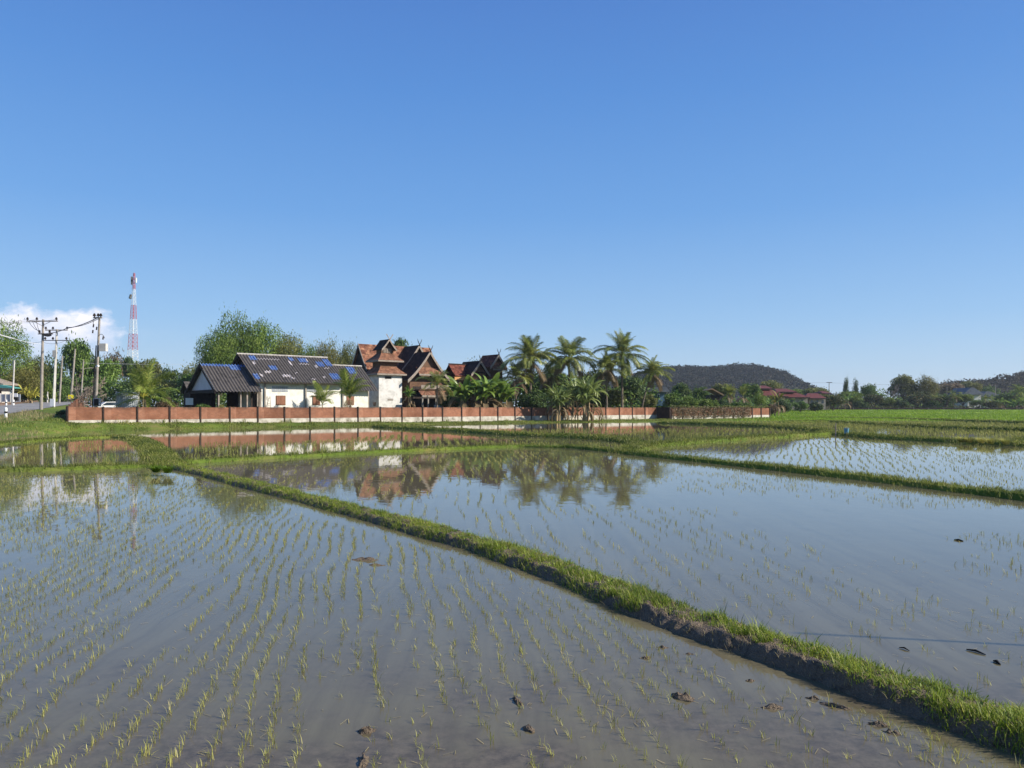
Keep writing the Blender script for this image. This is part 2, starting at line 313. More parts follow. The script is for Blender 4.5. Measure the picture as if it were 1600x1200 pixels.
# ------------------------------------------------------------------ mesh helpers
ORG = {}
def np_mesh(name, V, Fc, smooth=False, uv=None):
    """V (n,3), Fc (m,k): one fast mesh of k-sided faces"""
    me = bpy.data.meshes.new(name); V = np.asarray(V, np.float32); Fc = np.asarray(Fc, np.int32); m, k = Fc.shape
    me.vertices.add(len(V)); me.vertices.foreach_set('co', V.ravel())
    me.loops.add(m*k); me.loops.foreach_set('vertex_index', Fc.ravel())
    me.polygons.add(m); me.polygons.foreach_set('loop_start', np.arange(0, m*k, k, dtype=np.int32))
    me.update(calc_edges=True)
    if smooth: me.polygons.foreach_set('use_smooth', np.ones(m, bool))
    if uv is not None:
        l = me.uv_layers.new(name='UVMap'); l.data.foreach_set('uv', np.asarray(uv, np.float32).ravel())
    me.validate(); return me
class MB:
    def __init__(s): s.v = []; s.f = []; s.uv = []
    def face(s, pts, uv=None):
        i = len(s.v); s.v += [tuple(p) for p in pts]; s.f.append(tuple(range(i, i+len(pts))))
        s.uv += list(uv) if uv else [(p[0], p[1]) for p in pts]
    def hexa(s, b, t):                           # bottom four, top four (same order, counter-clockwise seen from above)
        i = len(s.v); s.v += [tuple(p) for p in list(b)+list(t)]
        for f in ((3, 2, 1, 0), (4, 5, 6, 7), (0, 1, 5, 4), (1, 2, 6, 5), (2, 3, 7, 6), (3, 0, 4, 7)):
            s.f.append(tuple(i+k for k in f)); s.uv += [(s.v[i+k][0]+s.v[i+k][1], s.v[i+k][2]) for k in f]
    def box(s, c, h, ax=(1, 0)):
        a = np.array(ax, float); b = np.array([-a[1], a[0]]); c2 = np.array(c[:2])
        q = [c2-a*h[0]-b*h[1], c2+a*h[0]-b*h[1], c2+a*h[0]+b*h[1], c2-a*h[0]+b*h[1]]
        s.hexa([(*p, c[2]-h[2]) for p in q], [(*p, c[2]+h[2]) for p in q])
    def sn(s, s0, s1, n0, n1, z0, z1):           # a box in the garden wall's frame
        q = [SN(s0, n0), SN(s1, n0), SN(s1, n1), SN(s0, n1)]
        s.hexa([(*p, z0) for p in q], [(*p, z1) for p in q])
    def tube(s, pts, rad, k=8, cap=True):
        pts = [np.array(p, float) for p in pts]; n = len(pts)
        if not hasattr(rad, '__len__'): rad = [rad]*n
        base = len(s.v)
        for i, p in enumerate(pts):
            d = pts[min(i+1, n-1)]-pts[max(i-1, 0)]; d /= np.linalg.norm(d)+1e-9
            r0 = np.array([0, 0, 1.]) if abs(d[2]) < .9 else np.array([1., 0, 0])
            a = np.cross(d, r0); a /= np.linalg.norm(a); b = np.cross(d, a)
            for j in range(k):
                th = 2*math.pi*j/k; s.v.append(tuple(p+(a*math.cos(th)+b*math.sin(th))*rad[i]))
        for i in range(n-1):
            for j in range(k):
                f = (base+i*k+j, base+i*k+(j+1) % k, base+(i+1)*k+(j+1) % k, base+(i+1)*k+j)
                s.f.append(f); s.uv += [(0, 0)]*4
        if cap:
            s.f.append(tuple(base+j for j in range(k))[::-1]); s.uv += [(0, 0)]*k
            s.f.append(tuple(base+(n-1)*k+j for j in range(k))); s.uv += [(0, 0)]*k
    def lathe(s, c, prof, k=16):                 # prof: (radius, z) from bottom to top
        s.tube([(c[0], c[1], c[2]+z) for r, z in prof], [r for r, z in prof], k)
    def build(s, name, mat, parent=None, org=None, smooth=False):
        if org is None: org = ORG[parent.name] if parent is not None else (0, 0, 0)
        o3 = np.array(org, float)
        me = bpy.data.meshes.new(name); me.from_pydata([tuple(np.array(p)-o3) for p in s.v], [], s.f); me.update()
        l = me.uv_layers.new(name='UVMap'); l.data.foreach_set('uv', np.array(s.uv, np.float32).ravel())
        if smooth: me.polygons.foreach_set('use_smooth', np.ones(len(s.f), bool))
        return put(name, me, mat, parent, org)
def put(name, me, mat, parent=None, org=(0, 0, 0), own=False):
    o = bpy.data.objects.new(name, me); COL.objects.link(o); ORG[o.name] = tuple(org)
    if parent is not None: o.parent = parent
    else: o.location = org
    if mat is not None:
        if len(me.materials) == 0: me.materials.append(mat)
        if own: o.material_slots[0].link = 'OBJECT'; o.material_slots[0].material = mat
    return o
def thing(name, loc, label, cat, group=None):
    o = bpy.data.objects.new(name, None); COL.objects.link(o); o.location = loc; o.empty_display_size = .3
    ORG[o.name] = tuple(loc); return tag(o, label, cat, group)
def tag(o, label, cat, group=None, kind=None):
    o['label'] = label; o['category'] = cat
    if group: o['group'] = group
    if kind: o['kind'] = kind
    return o
def structure(o, label=None, cat=None):
    o['kind'] = 'structure'
    if label: o['label'] = label; o['category'] = cat
    return o
def stuff(o, label, cat): return tag(o, label, cat, None, 'stuff')

# ------------------------------------------------------------------ ground, water, road
def build_ground():
    us = np.concatenate([np.linspace(-1.6, -.9, 24), np.linspace(-.88, .9, 420), np.linspace(.93, 1.6, 20)])
    ys = np.concatenate([np.linspace(30, 160, 300), np.geomspace(161, 2400, 80)])
    U, Y = np.meshgrid(us, ys); X = U*Y
    H = height(X, Y) + .05*np.sin(X*.9+Y*.31)*np.sin(Y*.7-X*.2)*(height(X, Y) > -.1)
    V = np.stack([X, Y, H], -1).reshape(-1, 3); nu = len(us); k = len(V)
    i = np.arange(len(ys)-1)[:, None]*nu+np.arange(nu-1)[None]
    Q = np.stack([i, i+1, i+nu+1, i+nu], -1).reshape(-1, 4)
    V2 = np.array([[-48, 30, -.35], [48, 30, -.35], [1500, 30, -.36], [1500, -300, -.35], [-1500, -300, -.35], [-1500, 30, -.36], [3840, 2400, 1.2], [-3840, 2400, 4.1]])
    Q2 = np.array([[4, 3, 1, 0], [3, 2, 1, 1], [4, 0, 5, 5]])+k; Q2 = Q2[:1]
    structure(put('ground', np_mesh('ground', np.vstack([V, V2]), np.vstack([Q, Q2]), True), M['ground']))
build_ground()
def polyobj(name, pts, z, mat):
    mb = MB(); mb.face([(p[0], p[1], z if not callable(z) else z(p)) for p in pts]); return mb.build(name, mat)
structure(polyobj('paddy_water', [(-90, -60), (140, -60), (150, 116), (60, 116), (-90, 100)], 0.0, M['water']))
# road: strip on the sloping verge
d = np.array([-.378, .926]); nl = np.array([-.926, -.378]); p0 = np.array([-54.6, 82.0])
def zroad(y): return 1.2+.0297*(np.clip(y, 40, 175)-77)
mb = MB(); mk_ = MB(); sh = MB()
ts = np.linspace(-44, 85, 60)
for a, b in zip(ts[:-1], ts[1:]):
    q = [p0+d*a, p0+d*b, p0+d*b+nl*8.5, p0+d*a+nl*8.5]
    mb.face([(p[0], p[1], max(zroad(p[1]), .6)+.05) for p in q][::-1])
    q = [p0+d*a+nl*8.5, p0+d*b+nl*8.5, p0+d*b+nl*22, p0+d*a+nl*22]
    sh.face([(p[0], p[1], max(zroad(p[1]), .6)+.045) for p in q][::-1])
    if int(a/2.2) % 3 == 0:
        q = [p0+d*a+nl*4.2, p0+d*b+nl*4.2, p0+d*b+nl*4.32, p0+d*a+nl*4.32]
        mk_.face([(p[0], p[1], max(zroad(p[1]), .6)+.056) for p in q][::-1])
ro = structure(mb.build('road', M['asphalt'])); structure(mk_.build('road_marking', M['concrete'], ro))
structure(sh.build('dirt_shoulder', M['dirt']))

# ------------------------------------------------------------------ bunds (earth ridges between paddies)
def polyline(pts, step):
    pts = np.array(pts, float); seg = np.linalg.norm(np.diff(pts, axis=0), axis=1); L = np.concatenate([[0], np.cumsum(seg)])
    t = np.arange(0, L[-1], step)
    # Catmull-like smoothing by dense linear then moving average
    P = np.stack([np.interp(t, L, pts[:, i]) for i in (0, 1)], -1)
    k = max(3, int(1.2/step) | 1); ker = np.ones(k)/k
    Pp = np.pad(P, ((k//2, k//2), (0, 0)), 'edge')
    return np.stack([np.convolve(Pp[:, i], ker, 'valid') for i in (0, 1)], -1)
def vnoise(x, seed=0):
    x = np.asarray(x, float); i = np.floor(x).astype(int); f = x-i; f = f*f*(3-2*f)
    h = lambda k: (np.sin((k+seed*57.3)*127.1)*43758.5453) % 1.0
    return h(i)*(1-f)+h(i+1)*f
def vnoise2(x, y, seed=0):
    xi, yi = np.floor(x).astype(int), np.floor(y).astype(int); fx, fy = x-xi, y-yi; fx = fx*fx*(3-2*fx); fy = fy*fy*(3-2*fy)
    h = lambda a, b: (np.sin(a*127.1+b*311.7+seed*74.7)*43758.5453) % 1.0
    return (h(xi, yi)*(1-fx)+h(xi+1, yi)*fx)*(1-fy)+(h(xi, yi+1)*(1-fx)+h(xi+1, yi+1)*fx)*fy
BUNDS = {}
def bund(key, px, w, hgt, step, nu=14, seed=1, muddy=0, mat='ground'):
    P = polyline([G(*p) for p in px], step); T = np.gradient(P, axis=0); T /= np.linalg.norm(T, axis=1)[:, None]
    N = np.stack([T[:, 1], -T[:, 0]], -1); n = len(P); v = np.linspace(-1, 1, nu)
    sarc = np.arange(n)*step
    wv = w*(.85+.35*vnoise(sarc/1.3, seed)); hv = hgt*(.85+.3*vnoise(sarc/.9, seed+3))
    hv = hv*np.clip((np.minimum(sarc, sarc[::-1])+.05)/1.0, 0, 1)
    X = P[:, None, 0]+N[:, None, 0]*v[None]*wv[:, None]; Y = P[:, None, 1]+N[:, None, 1]*v[None]*wv[:, None]
    prof = np.clip(1.25*(1-np.abs(v)**2.6), 0, 1)
    lump = (vnoise2(X/.13, Y/.13, seed)-.5)*.05+(vnoise2(X/.05, Y/.05, seed+9)-.5)*.03
    Z = -.1+(hv[:, None]+.1)*prof[None]+lump*min(1, hgt/.2)*(1+muddy)
    V = np.stack([X, Y, Z], -1).reshape(-1, 3)
    i = np.arange(n-1)[:, None]*nu+np.arange(nu-1)[None]
    Q = np.stack([i, i+nu, i+nu+1, i+1], -1).reshape(-1, 4)
    o = structure(put('bund', np_mesh('bund', V, Q, True), M[mat]))
    BUNDS[key] = (P, N, wv, hv, step)
    return P, N, wv, hv
B1 = [(255, 728), (300, 736), (345, 747), (400, 762), (500, 786), (600, 813), (700, 841), (800, 870), (900, 906), (1000, 948), (1100, 986), (1200, 1018), (1300, 1053), (1400, 1090), (1500, 1122), (1600, 1153), (1800, 1226), (2100, 1320), (2700, 1500)]
bund('b1', B1, .34, .10, .025, 44, 2, 1.4, 'mud')
BL = {
 'b2': ([(-500, 745), (0, 737), (60, 736), (130, 733), (200, 731), (262, 728)], .34, .12),
 'b3': ([(-60, 700), (60, 689), (120, 685), (180, 683), (215, 686), (232, 692)], .45, .11),
 'peninsula': ([(212, 687), (232, 696), (244, 708), (252, 718), (262, 728), (275, 733)], .68, .13),
 'b4': ([(255, 727), (330, 722), (450, 715), (600, 707), (714, 702), (815, 698), (897, 700), (960, 706), (1000, 711), (1187, 731), (1375, 752), (1600, 780), (2200, 850)], .30, .13),
 'b6': ([(975, 708), (1020, 698), (1100, 691), (1210, 684), (1300, 678), (1375, 685), (1487, 691), (1600, 697), (2000, 715)], .6, .2),
 'b7': ([(585, 667), (650, 671), (714, 674), (795, 680), (897, 684), (958, 688), (986, 692), (1005, 699)], .6, .2),
 'b10': ([(1030, 661), (1130, 664), (1215, 668), (1298, 676)], .7, .25),
 'b12': ([(1215, 660), (1300, 660), (1400, 666), (1480, 670), (1600, 674), (1800, 680)], .7, .25),
 'b13': ([(1230, 653), (1400, 656), (1500, 659), (1600, 662), (1800, 665)], .8, .3),
 'b14': ([(1560, 688), (1700, 690), (1900, 684)], .8, .2),
}
for k, (px, w_, h_) in BL.items(): bund(k, px, w_, h_, .25, 10, len(k)+int(px[0][1]))

# ------------------------------------------------------------------ grass and seedlings
def blades(P, hgt, wid, lean, droop, az=None):
    """P (n,3) roots; one bent blade per root, as three triangles"""
    n = len(P); az = rng.uniform(0, 2*np.pi, n) if az is None else az
    dx, dy = np.cos(az), np.sin(az); wx, wy = -dy*wid/2, dx*wid/2
    z0 = np.zeros(n)
    a = P+np.stack([wx, wy, z0], -1); b = P-np.stack([wx, wy, z0], -1)
    l1 = lean*.42; m = P+np.stack([dx*l1*hgt, dy*l1*hgt, .6*hgt*np.sqrt(np.clip(1-l1**2, .05, 1))], -1)
    c = m+np.stack([wx, wy, z0], -1)*.8; d_ = m-np.stack([wx, wy, z0], -1)*.8
    t = m+np.stack([dx*lean*hgt*.75, dy*lean*hgt*.75, hgt*(.42-droop*.6)], -1)
    V = np.stack([a, b, c, d_, t], 1).reshape(-1, 3)
    k = np.arange(n)[:, None]*5
    T = np.concatenate([k+np.array([[0, 1, 3]]), k+np.array([[0, 3, 2]]), k+np.array([[2, 3, 4]])], 1).reshape(-1, 3)
    return V, T
def join(lst):
    o = 0; Vs = []; Ts = []
    for V, T in lst: Vs.append(V); Ts.append(T+o); o += len(V)
    return np.vstack(Vs), np.vstack(Ts)
def inpoly(X, Y, poly):
    poly = np.asarray(poly); ins = np.zeros(len(X), bool); j = len(poly)-1
    for i in range(len(poly)):
        xi, yi = poly[i]; xj, yj = poly[j]
        c = ((yi > Y) != (yj > Y)) & (X < (xj-xi)*(Y-yi)/(yj-yi+1e-12)+xi); ins ^= c; j = i
    return ins
def wpoly(px): return np.array([G(*p) for p in px])
# near bund: dense short grass, thinner on the trodden muddy side
def bund_grass(key, dens, hgt, wid, tmin=0., name='grass', mat='grass', mud=None, label=None):
    P, N, wv, hv, step = BUNDS[key]; L = []
    seg = np.arange(len(P)); dist = P[:, 1]
    lam = np.array([dens(y) for y in dist])*step*2*wv
    cnt = rng.poisson(lam); idx = np.repeat(seg, cnt); n = len(idx)
    v = rng.uniform(-1.08, 1.08, n); sa = idx*step
    X = P[idx, 0]+N[idx, 0]*v*wv[idx]+rng.normal(0, step*.5, n); Y = P[idx, 1]+N[idx, 1]*v*wv[idx]+rng.normal(0, step*.5, n)
    Z = -.1+(hv[idx]+.1)*np.clip(1.25*(1-np.abs(v)**2.6), 0, 1)-.01
    clump = vnoise2(X/.16, Y/.16, 5); keep = rng.uniform(0, 1, n) < .25+1.1*clump
    if mud is not None: keep &= ~mud(X, Y, v, sa)
    X, Y, Z, clump, idx = X[keep], Y[keep], Z[keep], clump[keep], idx[keep]; n = len(X)
    f = np.array([1.0]*n)*(1+.02*np.clip(Y-8, 0, 60))
    h = hgt*(.5+.9*clump)*rng.uniform(.6, 1.25, n)*f**.5; wd = wid*rng.uniform(.7, 1.3, n)*f
    V, T = blades(np.stack([X, Y, Z], -1), h, wd, rng.uniform(.25, 1.0, n), rng.uniform(0, .35, n))
    return V, T
def mudmask(X, Y, v, sa):
    # trodden side faces the near paddy; px position decides how far the bare mud climbs
    px = 800+F*X/np.maximum(Y, 1)
    side = np.interp(px, [300, 700, 880, 930, 1000, 1150, 1300, 1420, 1520, 1700], [-1.8, -1.8, -1.6, -1.0, -.46, -.26, -.40, -.72, -1.05, -.9])
    nn = vnoise2(X/.22, Y/.22, 31)*.5+vnoise2(X/.07, Y/.07, 33)*.25-.38
    return (-v*SIDE < side+nn*1.1) if False else (v*SIDE > -(side+nn*1.0))
P_, N_, *_r = BUNDS['b1']
SIDE = 1 if np.dot(N_[len(N_)//2], [-.81, -.58]) > 0 else -1
nearV, nearT = bund_grass('b1', lambda y: np.interp(y, [3, 8, 15, 30], [8000, 5200, 2300, 1100]), .070, .0058, mud=mudmask)
nearV2, nearT2 = bund_grass('b1', lambda y: np.interp(y, [3, 8, 15, 30], [420, 300, 140, 60]), .135, .0065, mud=mudmask)
o = put('grass', np_mesh('grass', *join([(nearV, nearT), (nearV2, nearT2)])), M['grass'])
stuff(o, 'bright green grass growing on the long bund between the flooded paddies', 'grass')
sV, sT = bund_grass('b1', lambda y: np.interp(y, [3, 8, 15, 30], [700, 480, 220, 90]), .080, .0055)
o = put('dry_grass', np_mesh('dry_grass', sV, sT), M['grass_dry']); stuff(o, 'dead straw coloured blades mixed into the grass of the long bund', 'dry grass')
L = []
for k in BL:
    y0 = BUNDS[k][0][:, 1].mean()
    fac = np.clip(y0/40, .7, 2.5)
    L.append(bund_grass(k, lambda y: np.interp(y, [12, 30, 60, 120], [1700, 700, 220, 70]), .11 if k not in ('peninsula', 'b3') else .10, .013*fac))
o = put('grass', np_mesh('grass', *join(L)), M['grass_far']); stuff(o, 'green grass on the narrow bunds beyond the near paddies', 'grass')
# banks: verge along the wall, road bank, peninsula fringe
def scatter(n, xr, yr, ok):
    X = rng.uniform(*xr, n); Y = rng.uniform(*yr, n); k = ok(X, Y); return X[k], Y[k]
def sn_of(X, Y):
    dx, dy = X-W0[0], Y-W0[1]; return dx*E2[0]+dy*E2[1], dx*M2[0]+dy*M2[1]
L = []
n = 42000
s_ = rng.uniform(-3, 112, n); nb = np.interp(s_, [0, 14, 50, 70, 90, 110], [-3.9, -4.4, -5.0, -8, -12, -16])
n_ = nb*rng.uniform(0, .98, n)-.12
XY = W0[None]+E2[None]*s_[:, None]+M2[None]*n_[:, None]
cl = vnoise2(s_/1.5, n_/1.5, 3)
k = rng.uniform(0, 1, n) < .15+cl
X, Y, cl = XY[k, 0], XY[k, 1], cl[k]; n = len(X)
L.append(blades(np.stack([X, Y, np.maximum(height(X, Y), -.02)-.02], -1), np.where((n_[k] > -.6) & (vnoise(s_[k]/.8, 61) > .72), .5, .06+.18*cl)*rng.uniform(.6, 1.3, n), .045*rng.uniform(.7, 1.4, n), rng.uniform(.2, .9, n), rng.uniform(0, .3, n)))
X, Y = scatter(60000, (-75, -18), (33, 100), lambda X, Y: (height(X, Y) > -.02) & (sn_of(X, Y)[0] < .2) & (((X-p0[0])*nl[0]+(Y-p0[1])*nl[1]) < -.3) & (800+F*X/Y > -150))
cl = vnoise2(X/2.2, Y/2.2, 8); k = rng.uniform(0, 1, len(X)) < .2+cl; X, Y, cl = X[k], Y[k], cl[k]; n = len(X)
dryk = (vnoise2(X/7, Y/7, 12)+.25*cl > .50)
L.append(blades(np.stack([X, Y, height(X, Y)-.03], -1)[~dryk], ((.08+.24*cl)*rng.uniform(.6, 1.3, n))[~dryk], .035*rng.uniform(.7, 1.4, (~dryk).sum()), rng.uniform(.2, .9, (~dryk).sum()), rng.uniform(0, .3, (~dryk).sum())))
o = put('grass', np_mesh('grass', *join(L)), M['grass_far']); stuff(o, 'rough green grass on the banks beside the road and under the brick wall', 'grass')
nd = int(dryk.sum())
o = put('grass', np_mesh('grass', *blades(np.stack([X, Y, height(X, Y)-.03], -1)[dryk], ((.15+.4*cl)*rng.uniform(.6, 1.3, n))[dryk], .03*rng.uniform(.7, 1.4, nd), rng.uniform(.2, .9, nd), rng.uniform(0, .3, nd))), M['grass_dry'])
stuff(o, 'straw coloured dry grass on the bank beside the road', 'grass')
# compound weeds just behind the wall
n = 16000; s_ = rng.uniform(1, 104, n); n_ = rng.uniform(.7, 7, n); cl = vnoise2(s_/2, n_/2, 22)
k = (rng.uniform(0, 1, n) < cl) & ~((s_ > 21) & (s_ < 47) & (n_ > 4.5)); XY = W0[None]+E2[None]*s_[:, None]+M2[None]*n_[:, None]; X, Y, cl = XY[k, 0], XY[k, 1], cl[k]; n = len(X)
o = put('weeds', np_mesh('weeds', *blades(np.stack([X, Y, np.full(n, 1.2)], -1), (.45+.75*cl)*rng.uniform(.6, 1.2, n), .05*rng.uniform(.7, 1.4, n), rng.uniform(.2, .9, n), rng.uniform(0, .3, n))), M['grass_far'])
stuff(o, 'green weeds standing just behind the brick wall', 'weeds')
# far rice: bright sward on the rising field
def field(n, xr, yr, hgt, wid, ok, hz=None):
    t = rng.uniform(0, 1, n); Y = yr[0]*(yr[1]/yr[0])**t; X = rng.uniform(xr[0], xr[1], n)*Y
    k = ok(X, Y); X, Y = X[k], Y[k]; n = len(X)
    f = Y/150
    z = np.maximum(height(X, Y), -.02)-.02
    return blades(np.stack([X, Y, z], -1), hgt*rng.uniform(.6, 1.25, n), wid*f*rng.uniform(.7, 1.3, n), rng.uniform(.1, .7, n), rng.uniform(0, .2, n))
def right_of_wall(X, Y): s, n = sn_of(X, Y); return ~((n > nbf(s)+1) & (s < 108))
def nbf(s): return np.interp(s, [0, 14, 50, 70, 90, 110], [-3.9, -4.4, -5.0, -8, -12, -16])
o = put('rice_sward', np_mesh('rice_sward', *field(70000, (.27, .95), (118, 300), .30, .10, lambda X, Y: right_of_wall(X, Y) & (vnoise2(X/60, Y/14, 44)+.15*rng.uniform(-1, 1, len(X)) > .22))), M['rice_far'])
stuff(o, 'bright green sward of young rice filling the far fields', 'rice')
# paddies: tufts in rows
ROWD = np.array([-.196, 1.0]); ROWD /= np.linalg.norm(ROWD); ROWN = np.array([ROWD[1], -ROWD[0]])
POLY = {
 'A': [(-1100, 752), (0, 744), (150, 740), (255, 741), (290, 747), (400, 777), (480, 805), (600, 838), (800, 898), (900, 940), (1000, 985), (1150, 1042), (1300, 1098), (1450, 1148), (1600, 1200), (1750, 1250), (1750, 1330), (-1100, 1330)],
 'M': [(310, 730), (345, 739), (500, 774), (700, 820), (900, 878), (1100, 942), (1300, 1008), (1600, 1085), (2400, 1290), (2400, 880), (1600, 790), (1375, 763), (1187, 741), (1000, 719), (960, 714), (897, 708), (815, 706), (714, 709), (600, 714), (450, 723)],
 'D': [(1010, 707), (1187, 725), (1375, 746), (1600, 772), (2300, 840), (2300, 735), (1900, 712), (1600, 700), (1487, 694), (1375, 688), (1300, 683), (1210, 688), (1100, 695), (1020, 702)],
 'B': [(-500, 738), (0, 731), (150, 728), (215, 724), (225, 715), (212, 700), (200, 693), (150, 690), (90, 692), (0, 704), (-400, 715)],
 'C': [(290, 719), (285, 708), (300, 696), (330, 692), (400, 692), (520, 688), (585, 682), (620, 680), (734, 687), (850, 691), (990, 694), (985, 704), (897, 697), (815, 695), (714, 699), (600, 704), (450, 712), (330, 719)],
 'E': [(640, 668), (760, 671), (1040, 670), (1210, 670), (1290, 673), (1215, 681), (1100, 689), (1010, 695), (958, 686), (795, 677), (714, 670), (650, 667)],
 'F': [(1215, 669), (1300, 677), (1375, 683), (1487, 690), (1600, 695), (2000, 708), (2300, 675), (1600, 652), (1215, 651)],
 'G_': [(1040, 661), (1130, 663), (1215, 667), (1215, 655), (1050, 657)],
}
def tuft_mesh(kb, hgt, seed):
    r2 = np.random.default_rng(seed); n = kb
    P = np.stack([r2.normal(0, .010, n), r2.normal(0, .010, n), np.full(n, -.004)], -1)
    lean = r2.uniform(.12, .75, n); h = hgt*r2.uniform(.6, 1.25, n); wd = r2.uniform(.0030, .0052, n)
    V, T = blades(P, h, wd, lean, r2.uniform(-.05, .30, n), r2.uniform(0, 6.283, n))
    flat = r2.integers(0, 3)                      # one or two blades lie on the water
    if flat:
        P2 = np.stack([r2.normal(0, .012, flat), r2.normal(0, .012, flat), np.full(flat, .004)], -1)
        V2, T2 = blades(P2, np.full(flat, hgt*.35), np.full(flat, .005), r2.uniform(1.5, 2.4, flat), np.full(flat, .55), r2.uniform(0, 6.283, flat))
        V2[:, 2] = np.clip(V2[:, 2], .003, .02); V, T = join([(V, T), (V2, T2)])
    return np_mesh('rice_seedling', V, T)
TUFTS = [tuft_mesh(int(3+s % 4), .036+.012*(s % 4), 100+s) for s in range(10)]
for m_ in TUFTS: m_.materials.append(M['seedling'])
def rows(poly, gap, step, dirv, seed, thr):
    dn = np.array([dirv[1], -dirv[0]]); p = np.asarray(poly); a = p@dirv; b = p@dn
    out = []
    for q in np.arange(b.min(), b.max(), gap):
        t = np.arange(a.min(), a.max(), step)+rng.uniform(-.5, .5)*step; t = t+rng.normal(0, step*.22, len(t))
        j = q+.055*np.sin(t*.55+q*2.1)+.035*np.sin(t*1.7+q*.7)+.05*(vnoise(t*2.1+q*9.7, seed+5)-.5)+rng.normal(0, .014 if gap < .4 else .05, len(t))
        # near rows run in bursts: strong for a metre or two, then missing
        pr = vnoise(t/.9+q*17.3, seed)*.62+vnoise2(t/2.4, np.full_like(t, q/.9), seed+2)*.6
        k = (pr+rng.normal(0, .10, len(t)) > thr) & (rng.uniform(0, 1, len(t)) < .9); out.append(np.stack([dirv[0]*t[k]+dn[0]*j[k], dirv[1]*t[k]+dn[1]*j[k]], -1))
    P = np.vstack(out); return P[inpoly(P[:, 0], P[:, 1], poly)]
def tufts_np(P, kb, hgt, wid, lean=(.12, .8)):
    n = len(P); idx = np.repeat(np.arange(n), kb); m = len(idx)
    sc = rng.uniform(.6, 1.3, n)[idx]
    R_ = np.stack([P[idx, 0]+rng.normal(0, .011, m), P[idx, 1]+rng.normal(0, .011, m), np.full(m, -.004)], -1)
    y = P[idx, 1]; wd = wid*np.maximum(1, y/9.)**.5*rng.uniform(.7, 1.25, m)
    return blades(R_, hgt*sc*rng.uniform(.6, 1.2, m), wd, rng.uniform(*lean, m), rng.uniform(-.05, .32, m))
PA = rows(wpoly(POLY['A']), .172, .044, ROWD, 3, .43)
PA = PA[(PA[:, 1] > 3.4) & (np.abs(PA[:, 0]/PA[:, 1]) < .95)]
# fewer towards the far corner of the near paddy
PA = PA[rng.uniform(0, 1, len(PA)) < np.interp(PA[:, 1], [4, 9, 14, 24], [.95, .9, .6, .34])*np.where(PA[:, 0] > -.1*PA[:, 1], .7, 1)]
vis = np.abs(PA[:, 0]/PA[:, 1]) < .66
order = np.argsort(np.where(vis & (PA[:, 1] > 4.15), PA[:, 1], 1e3))
first = PA[order[:300]]; rest = PA[order[300:]]
for i, (x, y) in enumerate(first):
    o = bpy.data.objects.new('rice_seedling', TUFTS[i % 10]); COL.objects.link(o); o.location = (x, y, 0)
    sc_ = rnd.uniform(.75, 1.2); o.rotation_euler = (0, 0, rnd.uniform(0, 6.28)); o.scale = (sc_, sc_, sc_)
    tag(o, 'small tuft of pale green rice seedlings standing in the near muddy paddy', 'rice seedling', 'rice seedlings in the near paddy')
lst = [tufts_np(rest, 4, .060, .0045, (.15, 1.1))]
PM = rows(wpoly(POLY['M']), .27, .11, np.array([-.08, .997]), 5, .60)
PM = PM[(np.abs(PM[:, 0]/PM[:, 1]) < .95) & (vnoise2(PM[:, 0]/3, PM[:, 1]/3, 71) > .30)]
PM = PM[rng.uniform(0, 1, len(PM)) < np.interp(PM[:, 1], [5, 12, 25, 40], [.55, .75, .6, .8])]
lst.append(tufts_np(PM, 4, .074, .0046, (.15, 1.0)))
o = put('rice_seedlings', np_mesh('rice_seedlings', *join(lst)), M['seedling']); stuff(o, 'pale green rice seedlings dotted in rows over the two near paddies', 'rice seedlings')
lst = []
def add_rows(key, gap, step, dv, thr, kb, h, wd, pr=1.0):
    dv = np.array(dv, float); dv /= np.linalg.norm(dv)
    P = rows(wpoly(POLY[key]), gap, step, dv, len(lst)+9, thr); P = P[(np.abs(P[:, 0]/P[:, 1]) < .95) & (rng.uniform(0, 1, len(P)) < pr)]
    lst.append(tufts_np(P, kb, h, wd)); return P
add_rows('D', .30, .24, (.35, .94), .50, 4, .075, .0055)
add_rows('B', .5, .25, (-.1, 1), .62, 4, .14, .006)
add_rows('C', .55, .30, (-.12, 1), .46, 5, .17, .007)
add_rows('E', .5, .35, (.3, .94), .48, 5, .17, .0075, .75)
add_rows('F', .6, .5, (.3, .94), .38, 5, .22, .009)
add_rows('G_', .5, .4, (.3, .94), .2, 5, .25, .009)
o = put('rice_seedlings', np_mesh('rice_seedlings', *join(lst)), M['seedling_far']); stuff(o, 'yellowish rice seedlings filling the paddies beyond the bunds', 'rice seedlings')

